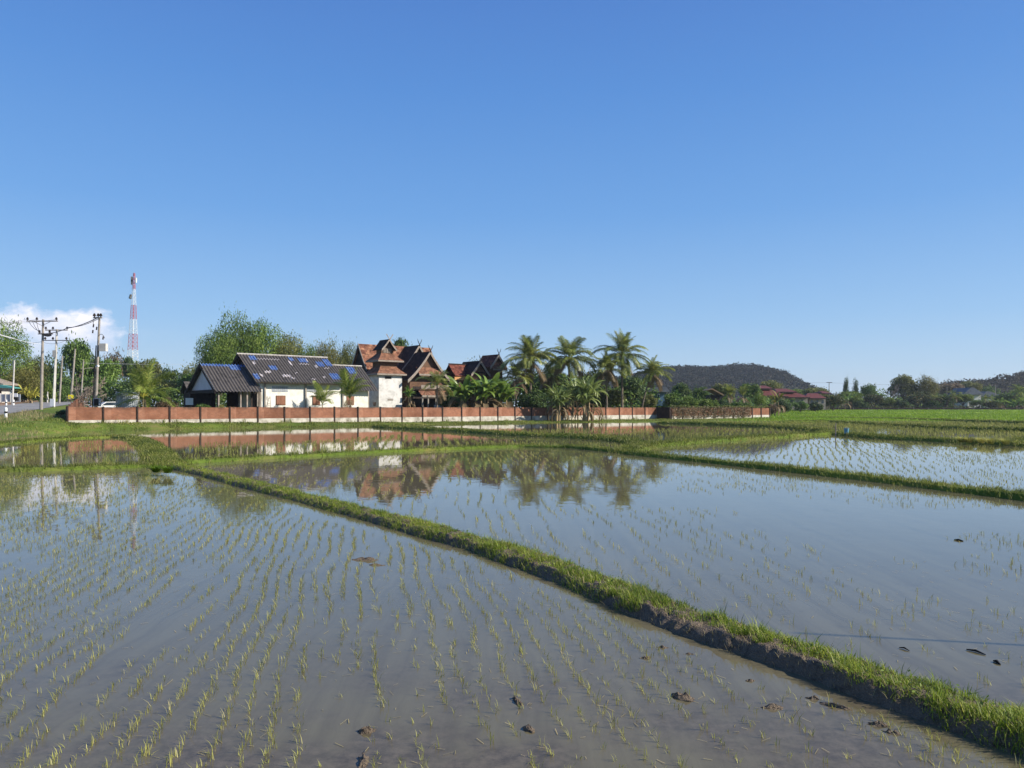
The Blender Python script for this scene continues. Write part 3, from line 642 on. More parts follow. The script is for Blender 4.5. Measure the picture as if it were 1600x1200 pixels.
# ------------------------------------------------------------------ tree and plant builders
def leafquads(C, nrm, size, asp, r2, droop=0):
    """one folded-free rhombus leaf per centre C, lying across its normal"""
    n = len(C); a = r2.normal(size=(n, 3)); a[:, 2] -= droop; a -= nrm*np.sum(a*nrm, 1)[:, None]
    a /= np.linalg.norm(a, axis=1)[:, None]+1e-9; b = np.cross(nrm, a)
    s = size*r2.uniform(.6, 1.35, n)[:, None]
    V = np.stack([C-a*s, C+b*s/asp, C+a*s, C-b*s/asp], 1).reshape(-1, 3)
    return V, np.arange(n*4).reshape(-1, 4)
def unit(v): return v/(np.linalg.norm(v, axis=-1, keepdims=True)+1e-9)
def crown_mesh(seed, nb=26, per=210, size=.026, rx=.5, zc=.62, rz=.38, br=(.10, .19), asp=1.8, fill=.35, gap=.0, droop=.3):
    r2 = np.random.default_rng(seed); Vs = []; cs = []
    d = unit(r2.normal(size=(nb, 3))); d[:, 2] = np.where(d[:, 2] < -.5, -d[:, 2]*.5, d[:, 2])
    rad = r2.uniform(.55, 1.0, nb)*(1-gap*r2.uniform(0, 1, nb))
    cen = np.stack([d[:, 0]*rad*(rx-.10), d[:, 1]*rad*(rx-.10), zc+d[:, 2]*rad*(rz-.09)], -1)
    for c in cen:
        b = r2.uniform(*br); n = int(per*(b/.15)**2*r2.uniform(.6, 1.25))
        dd = unit(r2.normal(size=(n, 3))); rr = b*(1-fill*r2.uniform(0, 1, n)**2)*(.8+.5*vnoise2(dd[:, 0]*3+c[0]*40, dd[:, 1]*3+dd[:, 2]*5, seed))
        Pn = c+dd*rr[:, None]*np.array([1, 1, .8]); nn = unit(dd*.7+r2.normal(size=(n, 3))*.6+np.array([0, 0, .35]))
        Vs.append(leafquads(Pn, nn, size, asp, r2, droop)); cs.append(c)
    # stray sprigs that break the outline
    n = nb*14; c = cen[r2.integers(0, nb, n)]; dd = unit(r2.normal(size=(n, 3)))
    Vs.append(leafquads(c+dd*r2.uniform(.16, .25, n)[:, None]*np.array([1, 1, .8]), unit(r2.normal(size=(n, 3))), size, asp, r2, droop))
    return np_mesh('crown', *join(Vs)), cen
def trunk_mesh(seed, cen, th=.035, split=.28, limbs=7):
    mb = MB(); r2 = np.random.default_rng(seed+50); k = np.array([r2.normal(0, .015), r2.normal(0, .015), split])
    mb.tube([(0, 0, -.04), (k[0]*.4, k[1]*.4, split*.5), k], [th*1.25, th, th*.85], 8)
    for c in cen[:limbs]:
        m = (k+c)/2+np.array([r2.normal(0, .02), r2.normal(0, .02), .02])
        mb.tube([k-np.array([0, 0, .02]), m, c], [th*.6, th*.38, th*.12], 6)
    me = bpy.data.meshes.new('trunk'); me.from_pydata(mb.v, [], mb.f); me.update(); return me
def bamboo_mesh(seed, culms=46, per=230, size=.028, spread=.44, top=1.0, asp=4.5):
    r2 = np.random.default_rng(seed); Vs = []; mb = MB()
    for i in range(culms):
        az = r2.uniform(0, 6.283); sp_ = spread*r2.uniform(.15, 1.0)**.7; h = top*r2.uniform(.72, 1.0)*(1-.35*(sp_/spread)**2)
        r0 = r2.uniform(0, .07); t = np.linspace(0, 1, 9)
        x = (r0+sp_*t**2.1)*np.cos(az); y = (r0+sp_*t**2.1)*np.sin(az); z = h*(t*1.30-.36*t**2.6-.03)
        if i % 3 == 0: mb.tube(np.stack([x, y, z], -1), list(np.linspace(.006, .0015, 9)), 5)
        n = int(per*r2.uniform(.6, 1.3)); tt = r2.uniform(.16, 1.02, n)**.75
        c = np.stack([np.interp(tt, t, x), np.interp(tt, t, y), np.interp(tt, t, z)], -1)
        pl = (.045+.035*tt)[:, None]; knot = np.floor(tt*7); jit = np.stack([vnoise(knot*1.7+i*3.1, k+seed)-.5 for k in (1, 2, 3)], -1)*.17
        c = c+r2.normal(size=(n, 3))*pl*np.array([1, 1, .8])+jit; c[:, 2] -= .015
        Vs.append(leafquads(c, unit(r2.normal(size=(n, 3))*np.array([1, 1, .8])+np.array([0, 0, .3])), size, asp, r2, .9))
    me = bpy.data.meshes.new('trunk'); me.from_pydata(mb.v, [], mb.f); me.update()
    return np_mesh('crown', *join(Vs)), me
def bare_mesh(seed, th=.030, depth=5):
    r2 = np.random.default_rng(seed); tr = MB(); tw = MB()
    def grow(p, d, l, r, k):
        q = p+d*l*.5+r2.normal(0, .012, 3); e = q+unit(d+r2.normal(0, .25, 3))*l*.5
        (tr if k > depth-2 else tw).tube([p, q, e], [max(r, .0055), max(r*.8, .005), max(r*.6, .004)], 5 if k > 2 else 4, False)
        if k == 0: return
        for _ in range(3 if k > 1 else 4):
            dd = unit(d+r2.normal(0, .62, 3)+np.array([0, 0, .12])); grow(q if r2.uniform() < .35 else e, dd, l*r2.uniform(.55, .82), r*.58, k-1)
    grow(np.array([0, 0, -.03]), np.array([0, 0, 1.]), .34, th, depth)
    out = []
    for m, nme in ((tw, 'crown'), (tr, 'trunk')):
        me = bpy.data.meshes.new(nme); me.from_pydata(m.v, [], m.f); me.update(); out.append(me)
    return out
TPL = {}
for i in range(4): c, cen = crown_mesh(20+i, nb=30, per=230); TPL['broad', i] = (c, trunk_mesh(i, cen))
for i in range(3): c, cen = crown_mesh(40+i, nb=34, per=190, rx=.5, zc=.5, rz=.46, br=(.09, .16)); TPL['dense', i] = (c, trunk_mesh(10+i, cen, split=.14))
for i in range(3): c, cen = crown_mesh(60+i, nb=26, per=120, rx=.5, zc=.62, rz=.40, br=(.08, .14), fill=.7, gap=.3, size=.024); TPL['loose', i] = (c, trunk_mesh(20+i, cen, th=.026, split=.34, limbs=14))
for i in range(2): c, cen = crown_mesh(80+i, nb=26, per=190, rx=.40, zc=.56, rz=.46, br=(.12, .17), size=.022, asp=3); TPL['column', i] = (c, trunk_mesh(30+i, cen, th=.03, split=.2))
for i in range(2): c, cen = crown_mesh(90+i, nb=24, per=200, rx=.52, zc=.44, rz=.46, br=(.12, .2), size=.034); TPL['bush', i] = (c, trunk_mesh(40+i, cen, th=.02, split=.1))
for i in range(3): TPL['bamboo', i] = bamboo_mesh(100+i)
def billow_mesh(seed):
    c, cen = crown_mesh(seed, nb=44, per=300, size=.019, rx=.52, zc=.54, rz=.48, br=(.09, .16), asp=3.4, fill=.55, droop=1.0)
    b, tr = bamboo_mesh(seed+5, culms=16, per=150, size=.020, spread=.46, top=1.04)
    for v in b.vertices: pass
    V = []; Q = []; o = 0
    for m_ in (c, b):
        a = np.empty(len(m_.vertices)*3, np.float32); m_.vertices.foreach_get('co', a); V.append(a.reshape(-1, 3)); Q.append(np.arange(len(m_.vertices)).reshape(-1, 4)+o); o += len(m_.vertices)
    return np_mesh('crown', np.vstack(V), np.vstack(Q)), tr
for i in range(3): TPL['billow', i] = billow_mesh(140+i)
TPL['plume', 0] = bamboo_mesh(110, culms=26, per=120, spread=.34, size=.026)
for i in range(2): TPL['bare', i] = tuple(bare_mesh(120+i))
USED = {}
def tree(name, label, cat, kind, px, ytop, wpx, Y, leaf, group=None, zbase=None, bark='bark', depthf=1.0):
    """a tree whose crown top shows at photo row ytop and whose crown is wpx photo pixels wide, standing Y metres off"""
    x = (px-800)/F*Y; zb = float(height(x, Y)) if zbase is None else zbase
    h = CZ-(ytop-YH)*Y/F-zb; wdt = wpx/F*Y
    ks = [k for k in TPL if k[0] == kind]; k = ks[USED.get(kind, 0) % len(ks)]; USED[kind] = USED.get(kind, 0)+1
    o = thing(name, (x, Y, zb), label, cat, group)
    o.rotation_euler = (0, 0, rnd.uniform(0, 6.28)); o.scale = (wdt*.98, wdt*.98*depthf, h/1.0)
    put('crown', TPL[k][0], M[leaf], o, own=True); put('trunk', TPL[k][1], M[bark], o, own=True)
    return o
for (c, t_) in TPL.values():
    for me in (c, t_): me.materials.append(M['leaf'])

# palms: trunk and single fronds
def frond_mesh(L, th0, arch, seed, pairs=36, ll=1.0, lw=.088, droop=.5):
    r2 = np.random.default_rng(seed); t = np.linspace(0, 1, 14)
    th = th0-arch*t**1.35; ds = L/13
    x = np.concatenate([[0], np.cumsum(np.cos(th[:-1])*ds)]); z = np.concatenate([[0], np.cumsum(np.sin(th[:-1])*ds)])
    V = []; Q = []
    def quad(p): i = len(V); V.extend(p); Q.append((i, i+1, i+2, i+3))
    for i in range(13):
        w_ = .055*(1-t[i]*.85)
        a, b = np.array([x[i], 0, z[i]]), np.array([x[i+1], 0, z[i+1]])
        quad([a+[0, w_, 0], a-[0, w_, 0], b-[0, w_*.9, 0], b+[0, w_*.9, 0]])
        quad([a+[0, 0, w_], a-[0, 0, w_], b-[0, 0, w_*.9], b+[0, 0, w_*.9]])
    for k in range(pairs):
        tt = .16+.84*(k+.5)/pairs; p = np.array([np.interp(tt, t, x), 0, np.interp(tt, t, z)]); a = np.interp(tt, t, th)
        fw = np.array([math.cos(a), 0, math.sin(a)]); up = np.array([-math.sin(a), 0, math.cos(a)])
        l = ll*(.55+.75*math.sin(math.pi*min(1, .18+tt*.8)))*r2.uniform(.85, 1.1)*(1 if tt < .93 else .6)
        for sg in (-1, 1):
            d = unit(fw*(.55+.5*tt)+np.array([0, sg, 0])*.95+up*r2.uniform(.0, .35)); m = p+d*l*.5
            e = m+unit(d+np.array([0, 0, -1])*droop*r2.uniform(.7, 1.5))*l*.55
            wv_ = unit(np.cross(d, up)+up*.25)*lw*.5
            quad([p-wv_*.5, p+wv_*.5, m+wv_, m-wv_]); quad([m-wv_, m+wv_, e+wv_*.12, e-wv_*.12])
    return np_mesh('frond', np.array(V), np.array(Q))
FR = {'up': [frond_mesh(5.0, R(a0), R(a), 200+i, droop=.35) for i, (a0, a) in enumerate(((86, 30), (80, 55), (72, 75)))],
      'mid': [frond_mesh(4.9, R(a0), R(a), 210+i, droop=.55) for i, (a0, a) in enumerate(((58, 85), (46, 80), (36, 85)))],
      'low': [frond_mesh(4.5, R(a0), R(a), 220+i, droop=.9) for i, (a0, a) in enumerate(((18, 80), (4, 70)))],
      'hang': [frond_mesh(4.0, R(a0), R(a), 230+i, droop=1.0) for i, (a0, a) in enumerate(((-18, 60), (-40, 42)))]}
for l_ in FR.values():
    for me in l_: me.materials.append(M['palm'])
def palm(label, px, ytop, wpx, Y, zc_py, leaf='palm', n=36, lean=0.0, group='coconut palms', zbase=None, dry=2, young=False, base_px=None, name='coconut_palm', upright=0.0):
    """zc_py: photo row of the crown's heart; lean moves the heart sideways from the base"""
    x = (px-800)/F*Y; bx = x if base_px is None else (base_px-800)/F*Y
    zb = float(height(bx, Y)) if zbase is None else zbase
    hc = CZ-(zc_py-YH)*Y/F; sc = max((wpx/F*Y)/8.8, (zc_py-ytop)/F*Y/4.75)
    o = thing(name, (bx, Y, zb), label, 'palm tree', group)
    mb = MB(); H = max(hc-zb, .25); dx = x-bx; t = np.linspace(0, 1, 12); r0 = (.17 if not young else .13)*max(sc, .6)
    P = [(dx*(a**1.6), .15*math.sin(a*3+px), -.1+(H+.1)*a) for a in t]
    rr = [r0*(1.5-.5*min(1, a*6))*(1-.28*a)*(1+.07*((i % 2)*2-1)) for i, a in enumerate(t)]
    mb.tube(P, rr, 9); me = bpy.data.meshes.new('trunk'); me.from_pydata(mb.v, [], mb.f); me.update()
    put('trunk', me, M['palm_bark' if not young else 'dry_stem'], o)
    pr = random.Random(int(px*7+Y))
    for i in range(n):
        q = (i+.5)/n; az = i*2.39996+pr.uniform(-.25, .25)
        if q < .30+upright: set_ = 'up'
        elif q < .62+upright*.7: set_ = 'mid'
        elif q < .86+upright*.2 or young: set_ = 'low'
        else: set_ = 'hang'
        if i >= n-dry: set_ = 'hang'
        f = bpy.data.objects.new('frond', pr.choice(FR[set_])); COL.objects.link(f); f.parent = o
        f.location = P[-1]; s_ = sc*pr.uniform(.82, 1.1)*({'up': .70, 'mid': .90, 'low': 1, 'hang': .92}[set_] if not young else 1); f.scale = (s_, s_, s_)
        f.rotation_euler = (pr.uniform(-.3, .3), pr.uniform(-.14, .14), az)
        f.material_slots[0].link = 'OBJECT'; f.material_slots[0].material = M['palm_dry' if i >= n-dry else leaf]
        if i >= n-dry: f['label'] = 'dry brown hanging frond'
    return o
# banana and strap-leaved clumps
def bigleaf_mesh(L, wd, arch, seed, fold=.25, tatter=0.0):
    r2 = np.random.default_rng(seed); t = np.linspace(0, 1, 11); th = R(80)-arch*t**1.3; ds = L/10
    x = np.concatenate([[0], np.cumsum(np.cos(th[:-1])*ds)]); z = np.concatenate([[0], np.cumsum(np.sin(th[:-1])*ds)])
    V = []; Q = []
    for i in range(11):
        a = t[i]; w_ = wd*.5*(max(.05, math.sin(math.pi*min(1, max(0, a*1.04-.14)/.9))**.55) if a > .14 else .06)*(1-tatter*r2.uniform(0, .6))
        nx, nz_ = -math.sin(th[i]), math.cos(th[i])
        V += [(x[i]+nx*w_*fold, w_, z[i]+nz_*w_*fold), (x[i], 0, z[i]), (x[i]+nx*w_*fold, -w_, z[i]+nz_*w_*fold)]
        if i: k = i*3; Q += [(k-3, k-2, k+1, k), (k-2, k-1, k+2, k+1)]
    return np_mesh('leaf', np.array(V), np.array(Q))
BL_ = {'banana': [bigleaf_mesh(2.7, .50, R(a), 300+i, .3, .3) for i, a in enumerate((55, 90, 125, 150))],
       'strap': [bigleaf_mesh(2.3, .20, R(a), 310+i, .4) for i, a in enumerate((35, 70, 110, 150, 175))]}
for l_ in BL_.values():
    for me in l_: me.materials.append(M['banana'])
def clump(name, label, cat, kind, px, Y, ytop, wpx, stems, leaf, nleaf=9, group=None, zbase=None, seed=0, dry=3, base_py=None):
    x = (px-800)/F*Y; zb = float(height(x, Y)) if zbase is None else zbase
    o = thing(name, (x, Y, zb), label, cat, group); pr = random.Random(seed+int(px)); Ht = CZ-(ytop-YH)*Y/F-zb; sc = wpx/F*Y/2.9
    for k in range(stems):
        a = pr.uniform(0, 6.28); r_ = pr.uniform(.1, .35)*sc*(1.4 if stems > 2 else .6); bx, by = r_*math.cos(a), r_*math.sin(a)
        hs_ = max(.35, (Ht-1.9*sc)*(pr.uniform(.45, .95) if k else 1))
        mb = MB(); tx, ty = bx+pr.uniform(-.2, .2)*sc, by+pr.uniform(-.2, .2)*sc
        mb.tube([(bx, by, -.1), ((bx+tx)/2, (by+ty)/2, hs_*.5), (tx, ty, hs_)], [.12*sc, .10*sc, .06*sc], 8)
        me = bpy.data.meshes.new('stem'); me.from_pydata(mb.v, [], mb.f); me.update(); put('stem', me, M['dry_stem'], o)
        for i in range(nleaf+dry):
            f = bpy.data.objects.new('leaf', BL_[kind][min(len(BL_[kind])-1, int(i/nleaf*len(BL_[kind])))]); COL.objects.link(f); f.parent = o
            f.location = (tx, ty, hs_*(1 if i < nleaf else pr.uniform(.5, .9))); s_ = sc*pr.uniform(.7, 1.1); f.scale = (s_, s_, s_)
            f.rotation_euler = (pr.uniform(-.5, .5), pr.uniform(-.15, .3) if i < nleaf else 1.0, i*2.4+pr.uniform(-.4, .4)+k)
            f.material_slots[0].link = 'OBJECT'; f.material_slots[0].material = M[leaf if i < nleaf else 'palm_dry']
    return o

# ------------------------------------------------------------------ roofs
def slope_surface(mb, A, B, o2, w, drop, k=0.0, seg=8, thick=.12):
    """tiled slope hanging from ridge A-B towards o2 (unit 2d), concave by k, with a real thickness"""
    A, B = np.array(A, float), np.array(B, float); L = np.linalg.norm(B-A)
    v = np.linspace(0, 1, seg+1); zz = -drop*(v+k*v*(1-v))
    def P(base, i, dz=0): return base+np.array([o2[0]*w*v[i], o2[1]*w*v[i], zz[i]+dz])
    acc = 0
    for i in range(seg):
        d_ = math.hypot(w/seg, zz[i+1]-zz[i])
        mb.face([P(A, i), P(A, i+1), P(B, i+1), P(B, i)], [(0, acc), (0, acc+d_), (L, acc+d_), (L, acc)])
        mb.face([P(B, i, -thick), P(B, i+1, -thick), P(A, i+1, -thick), P(A, i, -thick)])
        mb.face([P(A, i, -thick), P(A, i+1, -thick), P(A, i+1), P(A, i)]); mb.face([P(B, i), P(B, i+1), P(B, i+1, -thick), P(B, i, -thick)])
        acc += d_
    mb.face([P(A, seg), P(A, seg, -thick), P(B, seg, -thick), P(B, seg)])
    return [P(A, i) for i in range(seg+1)], [P(B, i) for i in range(seg+1)]
def barge(mb, pts, nrm2, hgt=.34, t=.09, up=.08):
    """board along a slope's profile pts, standing proud along nrm2"""
    n3 = np.array([nrm2[0], nrm2[1], 0])
    for a, b in zip(pts[:-1], pts[1:]):
        a, b = np.array(a)+n3*.015, np.array(b)+n3*.015
        lo = np.array([0, 0, -hgt]); hi = np.array([0, 0, up])
        mb.hexa([a+lo, b+lo, b+lo+n3*t, a+lo+n3*t], [a+hi, b+hi, b+hi+n3*t, a+hi+n3*t])
def corr(A, B, o2, w, drop, u0=0, u1=1, v0=0, v1=1, lift=0.0, pitch=.40, amp=.075):
    """corrugated sheet (or a patch of it) on the slope hanging from ridge A-B"""
    A, B = np.array(A, float), np.array(B, float); L = np.linalg.norm(B-A); n = max(4, int(L*(u1-u0)/pitch*8))
    t = np.linspace(u0, u1, n+1); dn = np.array([o2[0]*w, o2[1]*w, -drop]); nr = np.cross((B-A)/L, dn/np.linalg.norm(dn)); nr *= np.sign(nr[2])
    off = (amp*np.cos(t*L/pitch*2*math.pi)+lift)
    V = []; rows_ = 5
    for j in range(rows_):
        v = v0+(v1-v0)*j/(rows_-1)
        V.append(A+(B-A)*t[:, None]+dn*v+nr*off[:, None])
    V = np.vstack(V); i = np.arange(rows_-1)[:, None]*(n+1)+np.arange(n)[None]
    return V, np.stack([i, i+n+1, i+n+2, i+1], -1).reshape(-1, 4)
def corr_part(name, mat, parent, *a, label=None, **k):
    V, Q = corr(*a, **k); o = put(name, np_mesh(name, V-np.array(ORG[parent.name]), Q, True), mat, parent, ORG[parent.name])
    if label: o['label'] = label
    return o
def NS(px, s):
    u = (px-800)/F; return (u*(W0[1]+E2[1]*s)-W0[0]-E2[0]*s)/(M2[0]-u*M2[1])
def boxpart(name, mat, parent, *q):
    mb = MB(); mb.sn(*q); return mb.build(name, mat, parent)

# ------------------------------------------------------------------ brick garden wall
ZB = .92; ZT = 2.17
PIT = 117.7/28*76/100 if False else math.hypot(.329*76+.581*76, .747*76)/28
bw = thing('brick_wall', (*SN(0, 0), .6), 'long orange brick garden wall with whitewashed base and dark posts', 'wall')
for i in range(28):
    a, b = i*PIT, (i+1)*PIT; zt = ZT+.05*(1-i/28)-(.02 if i % 3 == 1 else 0); b_ = b if i < 27 else 28*PIT-.05
    boxpart('panel', M['brick'], bw, a+.225, b_+.068, 0, .16, ZB, zt)
    boxpart('pier', M['brick_pier'], bw, a+.225, a+.85, -.05, -.001, ZB+.003, zt+.02)
    boxpart('plinth', M['plinth'], bw, a+.225, b_+.068, -.03, .18, -.3, ZB-.004)
    boxpart('post', M['post_dark'], bw, a+.07, a+.22, -.09, .17, -.3, zt+.10)
mb = MB()
for k in range(8):                               # the end wall climbs the slope away from the corner
    a, b = k/8, (k+1)/8; P0, P1 = W0+np.array([-.05, .25]), np.array([-56.4, 101.]); dv = (P1-P0)/np.linalg.norm(P1-P0); nv_ = np.array([dv[1], -dv[0]])*.09
    p, q = P0+(P1-P0)*a, P0+(P1-P0)*b; zl, zh = .5+1.3*a, 2.24+1.55*(a+b)/2
    mb.hexa([(*(p-nv_), zl), (*(p+nv_), zl), (*(q+nv_), zl), (*(q-nv_), zl)][::-1], [(*(p-nv_), zh), (*(p+nv_), zh), (*(q+nv_), zh), (*(q-nv_), zh)][::-1])
mb.build('return_wall', M['brick'], bw)
br = thing('brick_wall', (*SN(28*PIT+3, -2.7), .2), 'brick wall stretch buried in dry brown creeper, past the dark corner of the long wall', 'wall')
L0 = 28*PIT
boxpart('shaded_return', M['post_dark'], br, L0, L0+.5, -2.85, .1, -.3, 2.25)  # return wall, its face's shade put into the dark colour
for i, (a, b) in enumerate(zip(np.arange(0, 30, 3.0), np.arange(3, 33, 3.0))):
    boxpart('panel', M['brick'], br, L0+.55+a, L0+.5+b-.3, -2.85, -2.68, .75, 2.1)
    boxpart('plinth', M['plinth'], br, L0+.55+a, L0+.5+b-.3, -2.88, -2.66, -.3, .745)
    boxpart('post', M['post_dark'], br, L0+.5+b-.28, L0+.5+b+.02, -2.95, -2.6, -.3, 2.2)
# dry creeper hanging over it
n = 5200; s_ = L0+.4+rng.uniform(0, 30, n); keep = (vnoise(s_/1.9, 4) > .34) | (s_ < L0+13); s_ = s_[keep]; n = len(s_)
zz = 2.3-1.9*rng.uniform(0, 1, n)**1.3; n_ = -2.95-.22*rng.uniform(0, 1, n)+np.where(zz > 2.15, rng.uniform(0, .4, n), 0); zz += .25*(vnoise(s_/.6, 3)-.4)
C = np.stack([*(W0[:, None]+E2[:, None]*s_+M2[:, None]*n_), zz], -1)
V, Q = leafquads(C, unit(rng.normal(size=(n, 3))+np.array([.6, -.8, .3])), .14, 2.2, rng, .8)
o = np_mesh('creeper', V-np.array(ORG[br.name]), Q); put('creeper', o, M['leaf_brown'], br, ORG[br.name])
n = 1500; s_ = L0+.4+rng.uniform(0, 30, n); zz = 2.25+.35*rng.uniform(0, 1, n)*vnoise(s_/1.1, 6)
C = np.stack([*(W0[:, None]+E2[:, None]*s_+M2[:, None]*(-2.8+rng.normal(0, .2, n))), zz], -1); V, Q = leafquads(C, unit(rng.normal(size=(n, 3))), .15, 2.2, rng, .5)
put('creeper', np_mesh('creeper', V-np.array(ORG[br.name]), Q), M['leaf_olive'], br, ORG[br.name])['label'] = 'green creeper along the wall top'

# ------------------------------------------------------------------ white house with corrugated roof
O_M = -M2                                        # towards the camera side
sA, nR = 21.7, 13.25; zR = ZY(sA, nR, 553); sB = WS(511, nR); nE = 6.9; zE = ZY(WS(399, nE), nE, 596.5); wE = nR-nE; dE = zR-zE
hs_ = thing('white_house', (*SN(28, 12), 1.2), 'low white house under a dark corrugated roof patched with blue sheets', 'house')
boxpart('wall', M['white_wall'], hs_, sA+.9, sB-.3, nE+.95, 2*nR-nE-.9, .9, zE+.42)
mb = MB()
for s in (sA+.9, sB-.3-.14):                     # gable triangles, the end's shade put into the dark colour
    b = [SN(s, nE+1), SN(s, 2*nR-nE-1), SN(s, nR)]; z0 = zE+.425; z2 = zR-.35
    for dq in (0,):
        f = [(*SN(s, nE+1.3), z0), (*SN(s, 2*nR-nE-1.3), z0), (*SN(s, nR), z2)]; g = [(*SN(s+.14, nE+1.3), z0), (*SN(s+.14, 2*nR-nE-1.3), z0), (*SN(s+.14, nR), z2)]
        mb.face(f); mb.face(g[::-1])
mb.build('gable_wall', M['dark'], hs_)
RA, RB = PT(sA, nR, zR), PT(sB, nR, zR)
rf = corr_part('roof', M['corr'], hs_, RA, RB, O_M, wE, dE)
corr_part('roof', M['corr'], hs_, RA, RB, M2, wE, dE)
mb = MB(); mb.tube([PT(sA-.05, nR, zR+.03), PT(sB+.05, nR, zR+.03)], .13, 8); mb.build('ridge_cap', M['ridge'], hs_)
mb = MB(); mb.sn(sA+.1, sB-.1, nE+.05, nE+.13, zE-.16, zE-.06); mb.build('fascia', M['dark'], hs_)
for u0, u1, v0, v1 in ((.105, .175, .04, .20), (.245, .325, .40, .55), (.02, .07, .72, .90), (.53, .585, .05, .18), (.63, .735, .06, .22), (.815, .895, .18, .36), (.915, .985, .06, .33), (.86, .97, .62, .84)):
    corr_part('blue_sheet', M['corr_blue'], hs_, RA, RB, O_M, wE, dE, u0, u1, v0, v1, .012)
for u0, u1, v0, v1 in ((.10, .125, .26, .36), (.09, .12, .72, .80), (.16, .23, .60, .67), (.33, .41, .72, .80), (.50, .525, .2, .36), (.60, .72, .28, .305), (.72, .735, .1, .2), (.775, .80, .32, .42), (.18, .42, .145, .165), (.40, .44, .82, .86), (.62, .66, .84, .87), (.76, .79, .74, .80), (.86, .92, .41, .435), (.48, .52, .63, .65)):
    corr_part('pale_patch', M['pale_sheet'], hs_, RA, RB, O_M, wE, dE, u0, u1, v0, v1, .014)
nW = nE+.95
for px in (413.5, 477, 535):
    s = WS(px, nW); boxpart('post', M['concrete_old'], hs_, s-.09, s+.09, nW-.22, nW-.03, .9, zE+.2)
for px0, px1, y0, y1 in ((431, 446, 618, 633), (488, 500, 618.5, 633), (541, 553, 619, 633)):
    s0, s1 = WS(px0, nW), WS(px1, nW); z0, z1 = ZY(s0, nW, y1), ZY(s0, nW, y0)
    fr = boxpart('window', M['brown_wood'], hs_, s0, s1, nW-.05, nW-.004, z0, z1)
    k = (s1-s0-.16)/2
    for a in (s0+.06, s0+.10+k): boxpart('shutter', M['shutter'], fr, a, a+k, nW-.085, nW-.052, z0+.06, z1-.06)
for px0, px1 in ((425, 450), (480, 503)):
    s0, s1 = WS(px0, nW), WS(px1, nW); z0, z1 = ZY(s0, nW, 612), ZY(s0, nW, 603.5)
    v = boxpart('vent_window', M['grey_metal'], hs_, s0, s1, nW-.04, nW-.004, z0, z1)
    for k in range(1, 8): a = s0+(s1-s0)*k/8; boxpart('bar', M['concrete_old'], v, a-.02, a+.02, nW-.06, nW-.042, z0, z1)
for px0, px1, y0 in ((417, 430, 619),):             # bamboo ladder leaning on the wall
    lad = thing('ladder', (*SN(WS(423, nW-.6), nW-.6), 1.2), 'thin pale bamboo ladder leaning on the white house wall', 'ladder')
    mb = MB(); a, b = WS(419, nW-.9), WS(423, nW-.9)
    for s in (a, b): mb.tube([PT(s, nW-.9, 1.2), PT(s+.25, nW-.08, 3.6)], .03, 6)
    mb.build('rail', M['grey_wood'], lad); mb = MB()
    for k in range(1, 8): t = k/8; mb.tube([PT(a+.25*t, nW-.9+.82*t, 1.2+2.4*t), PT(b+.25*t, nW-.9+.82*t, 1.2+2.4*t)], .02, 5)
    mb.build('rung', M['grey_wood'], lad)
# right wing of the house
wg = thing('house_wing', (*SN(37, 11), 1.2), 'lower white wing joined to the house beside the white tower', 'house')
sC, sD = sB-.2, WS(592, 8.0); nR2 = 13.0; zR2 = ZY(sC, nR2, 570.5); zE2 = ZY(WS(575, 8), 8.0, 610.5)
boxpart('wall', M['white_wall'], wg, sC+.1, WS(575, 9.0), 9.0, 17, .9, zE2+.3)
boxpart('porch_wall', M['concrete_old'], wg, WS(575, 9.0)+.02, sD-.1, 10.6, 17, .9, zE2+.4)  # the recess's shade is put into this wall's grey brown
boxpart('hatch', M['dark'], wg, WS(585, 10.6)-.2, WS(585, 10.6)+.25, 10.56, 10.597, 2.4, 2.95)
A, B = PT(sC, nR2, zR2), PT(sD, nR2, zR2)
corr_part('roof', M['corr'], wg, A, B, O_M, nR2-8.0, zR2-zE2); corr_part('roof', M['corr'], wg, A, B, M2, nR2-8.0, zR2-zE2)
mb = MB(); mb.tube([PT(sC, nR2, zR2+.03), PT(sD, nR2, zR2+.03)], .12, 8); mb.build('ridge_cap', M['ridge'], wg)
for q in ((.50, .72, .05, .32), (.12, .22, .62, .80)): corr_part('blue_sheet', M['corr_blue'], wg, A, B, O_M, nR2-8.0, zR2-zE2, *q, .012)
# open carport at the left gable
cp = thing('carport', (*SN(17, 9), 1.2), 'open timber carport with corrugated roof and blue ridge, joined to the white house', 'carport')
nE3 = 6.2; sG = WS(337, nE3); nR3 = NS(312, sG); zE3 = ZY(sG, nE3, 611.5); zR3 = ZY(sG, nR3, 568); sH = sA+1.1
sH2 = WS(409, nE3)
A, B = PT(sG, nR3, zR3), PT(sH2, nR3, zR3); w3, d3 = nR3-nE3, zR3-zE3
corr_part('roof', M['corr'], cp, A, B, O_M, w3, d3); corr_part('roof', M['corr'], cp, A, B, M2, w3, d3)
corr_part('blue_ridge_sheet', M['corr_blue'], cp, A, B, O_M, w3, d3, 0, 1, 0, .075, .012)
corr_part('blue_ridge_sheet', M['corr_blue'], cp, A, B, O_M, w3, d3, .62, .85, .08, .2, .012)
mb = MB()
for sg in (O_M, M2):
    pts = [np.array(PT(sG-.02, nR3, zR3-.05)), np.array([*(SN(sG-.02, nR3)+sg*w3), zE3-.05])]; barge(mb, pts, -E2, .30, .06, .03)
mb.build('barge_board', M['dark'], cp)
zt_ = zE3+.28
mb = MB(); a = d3/w3; s = sG+.55; nh = (zR3-zt_-.25)/a
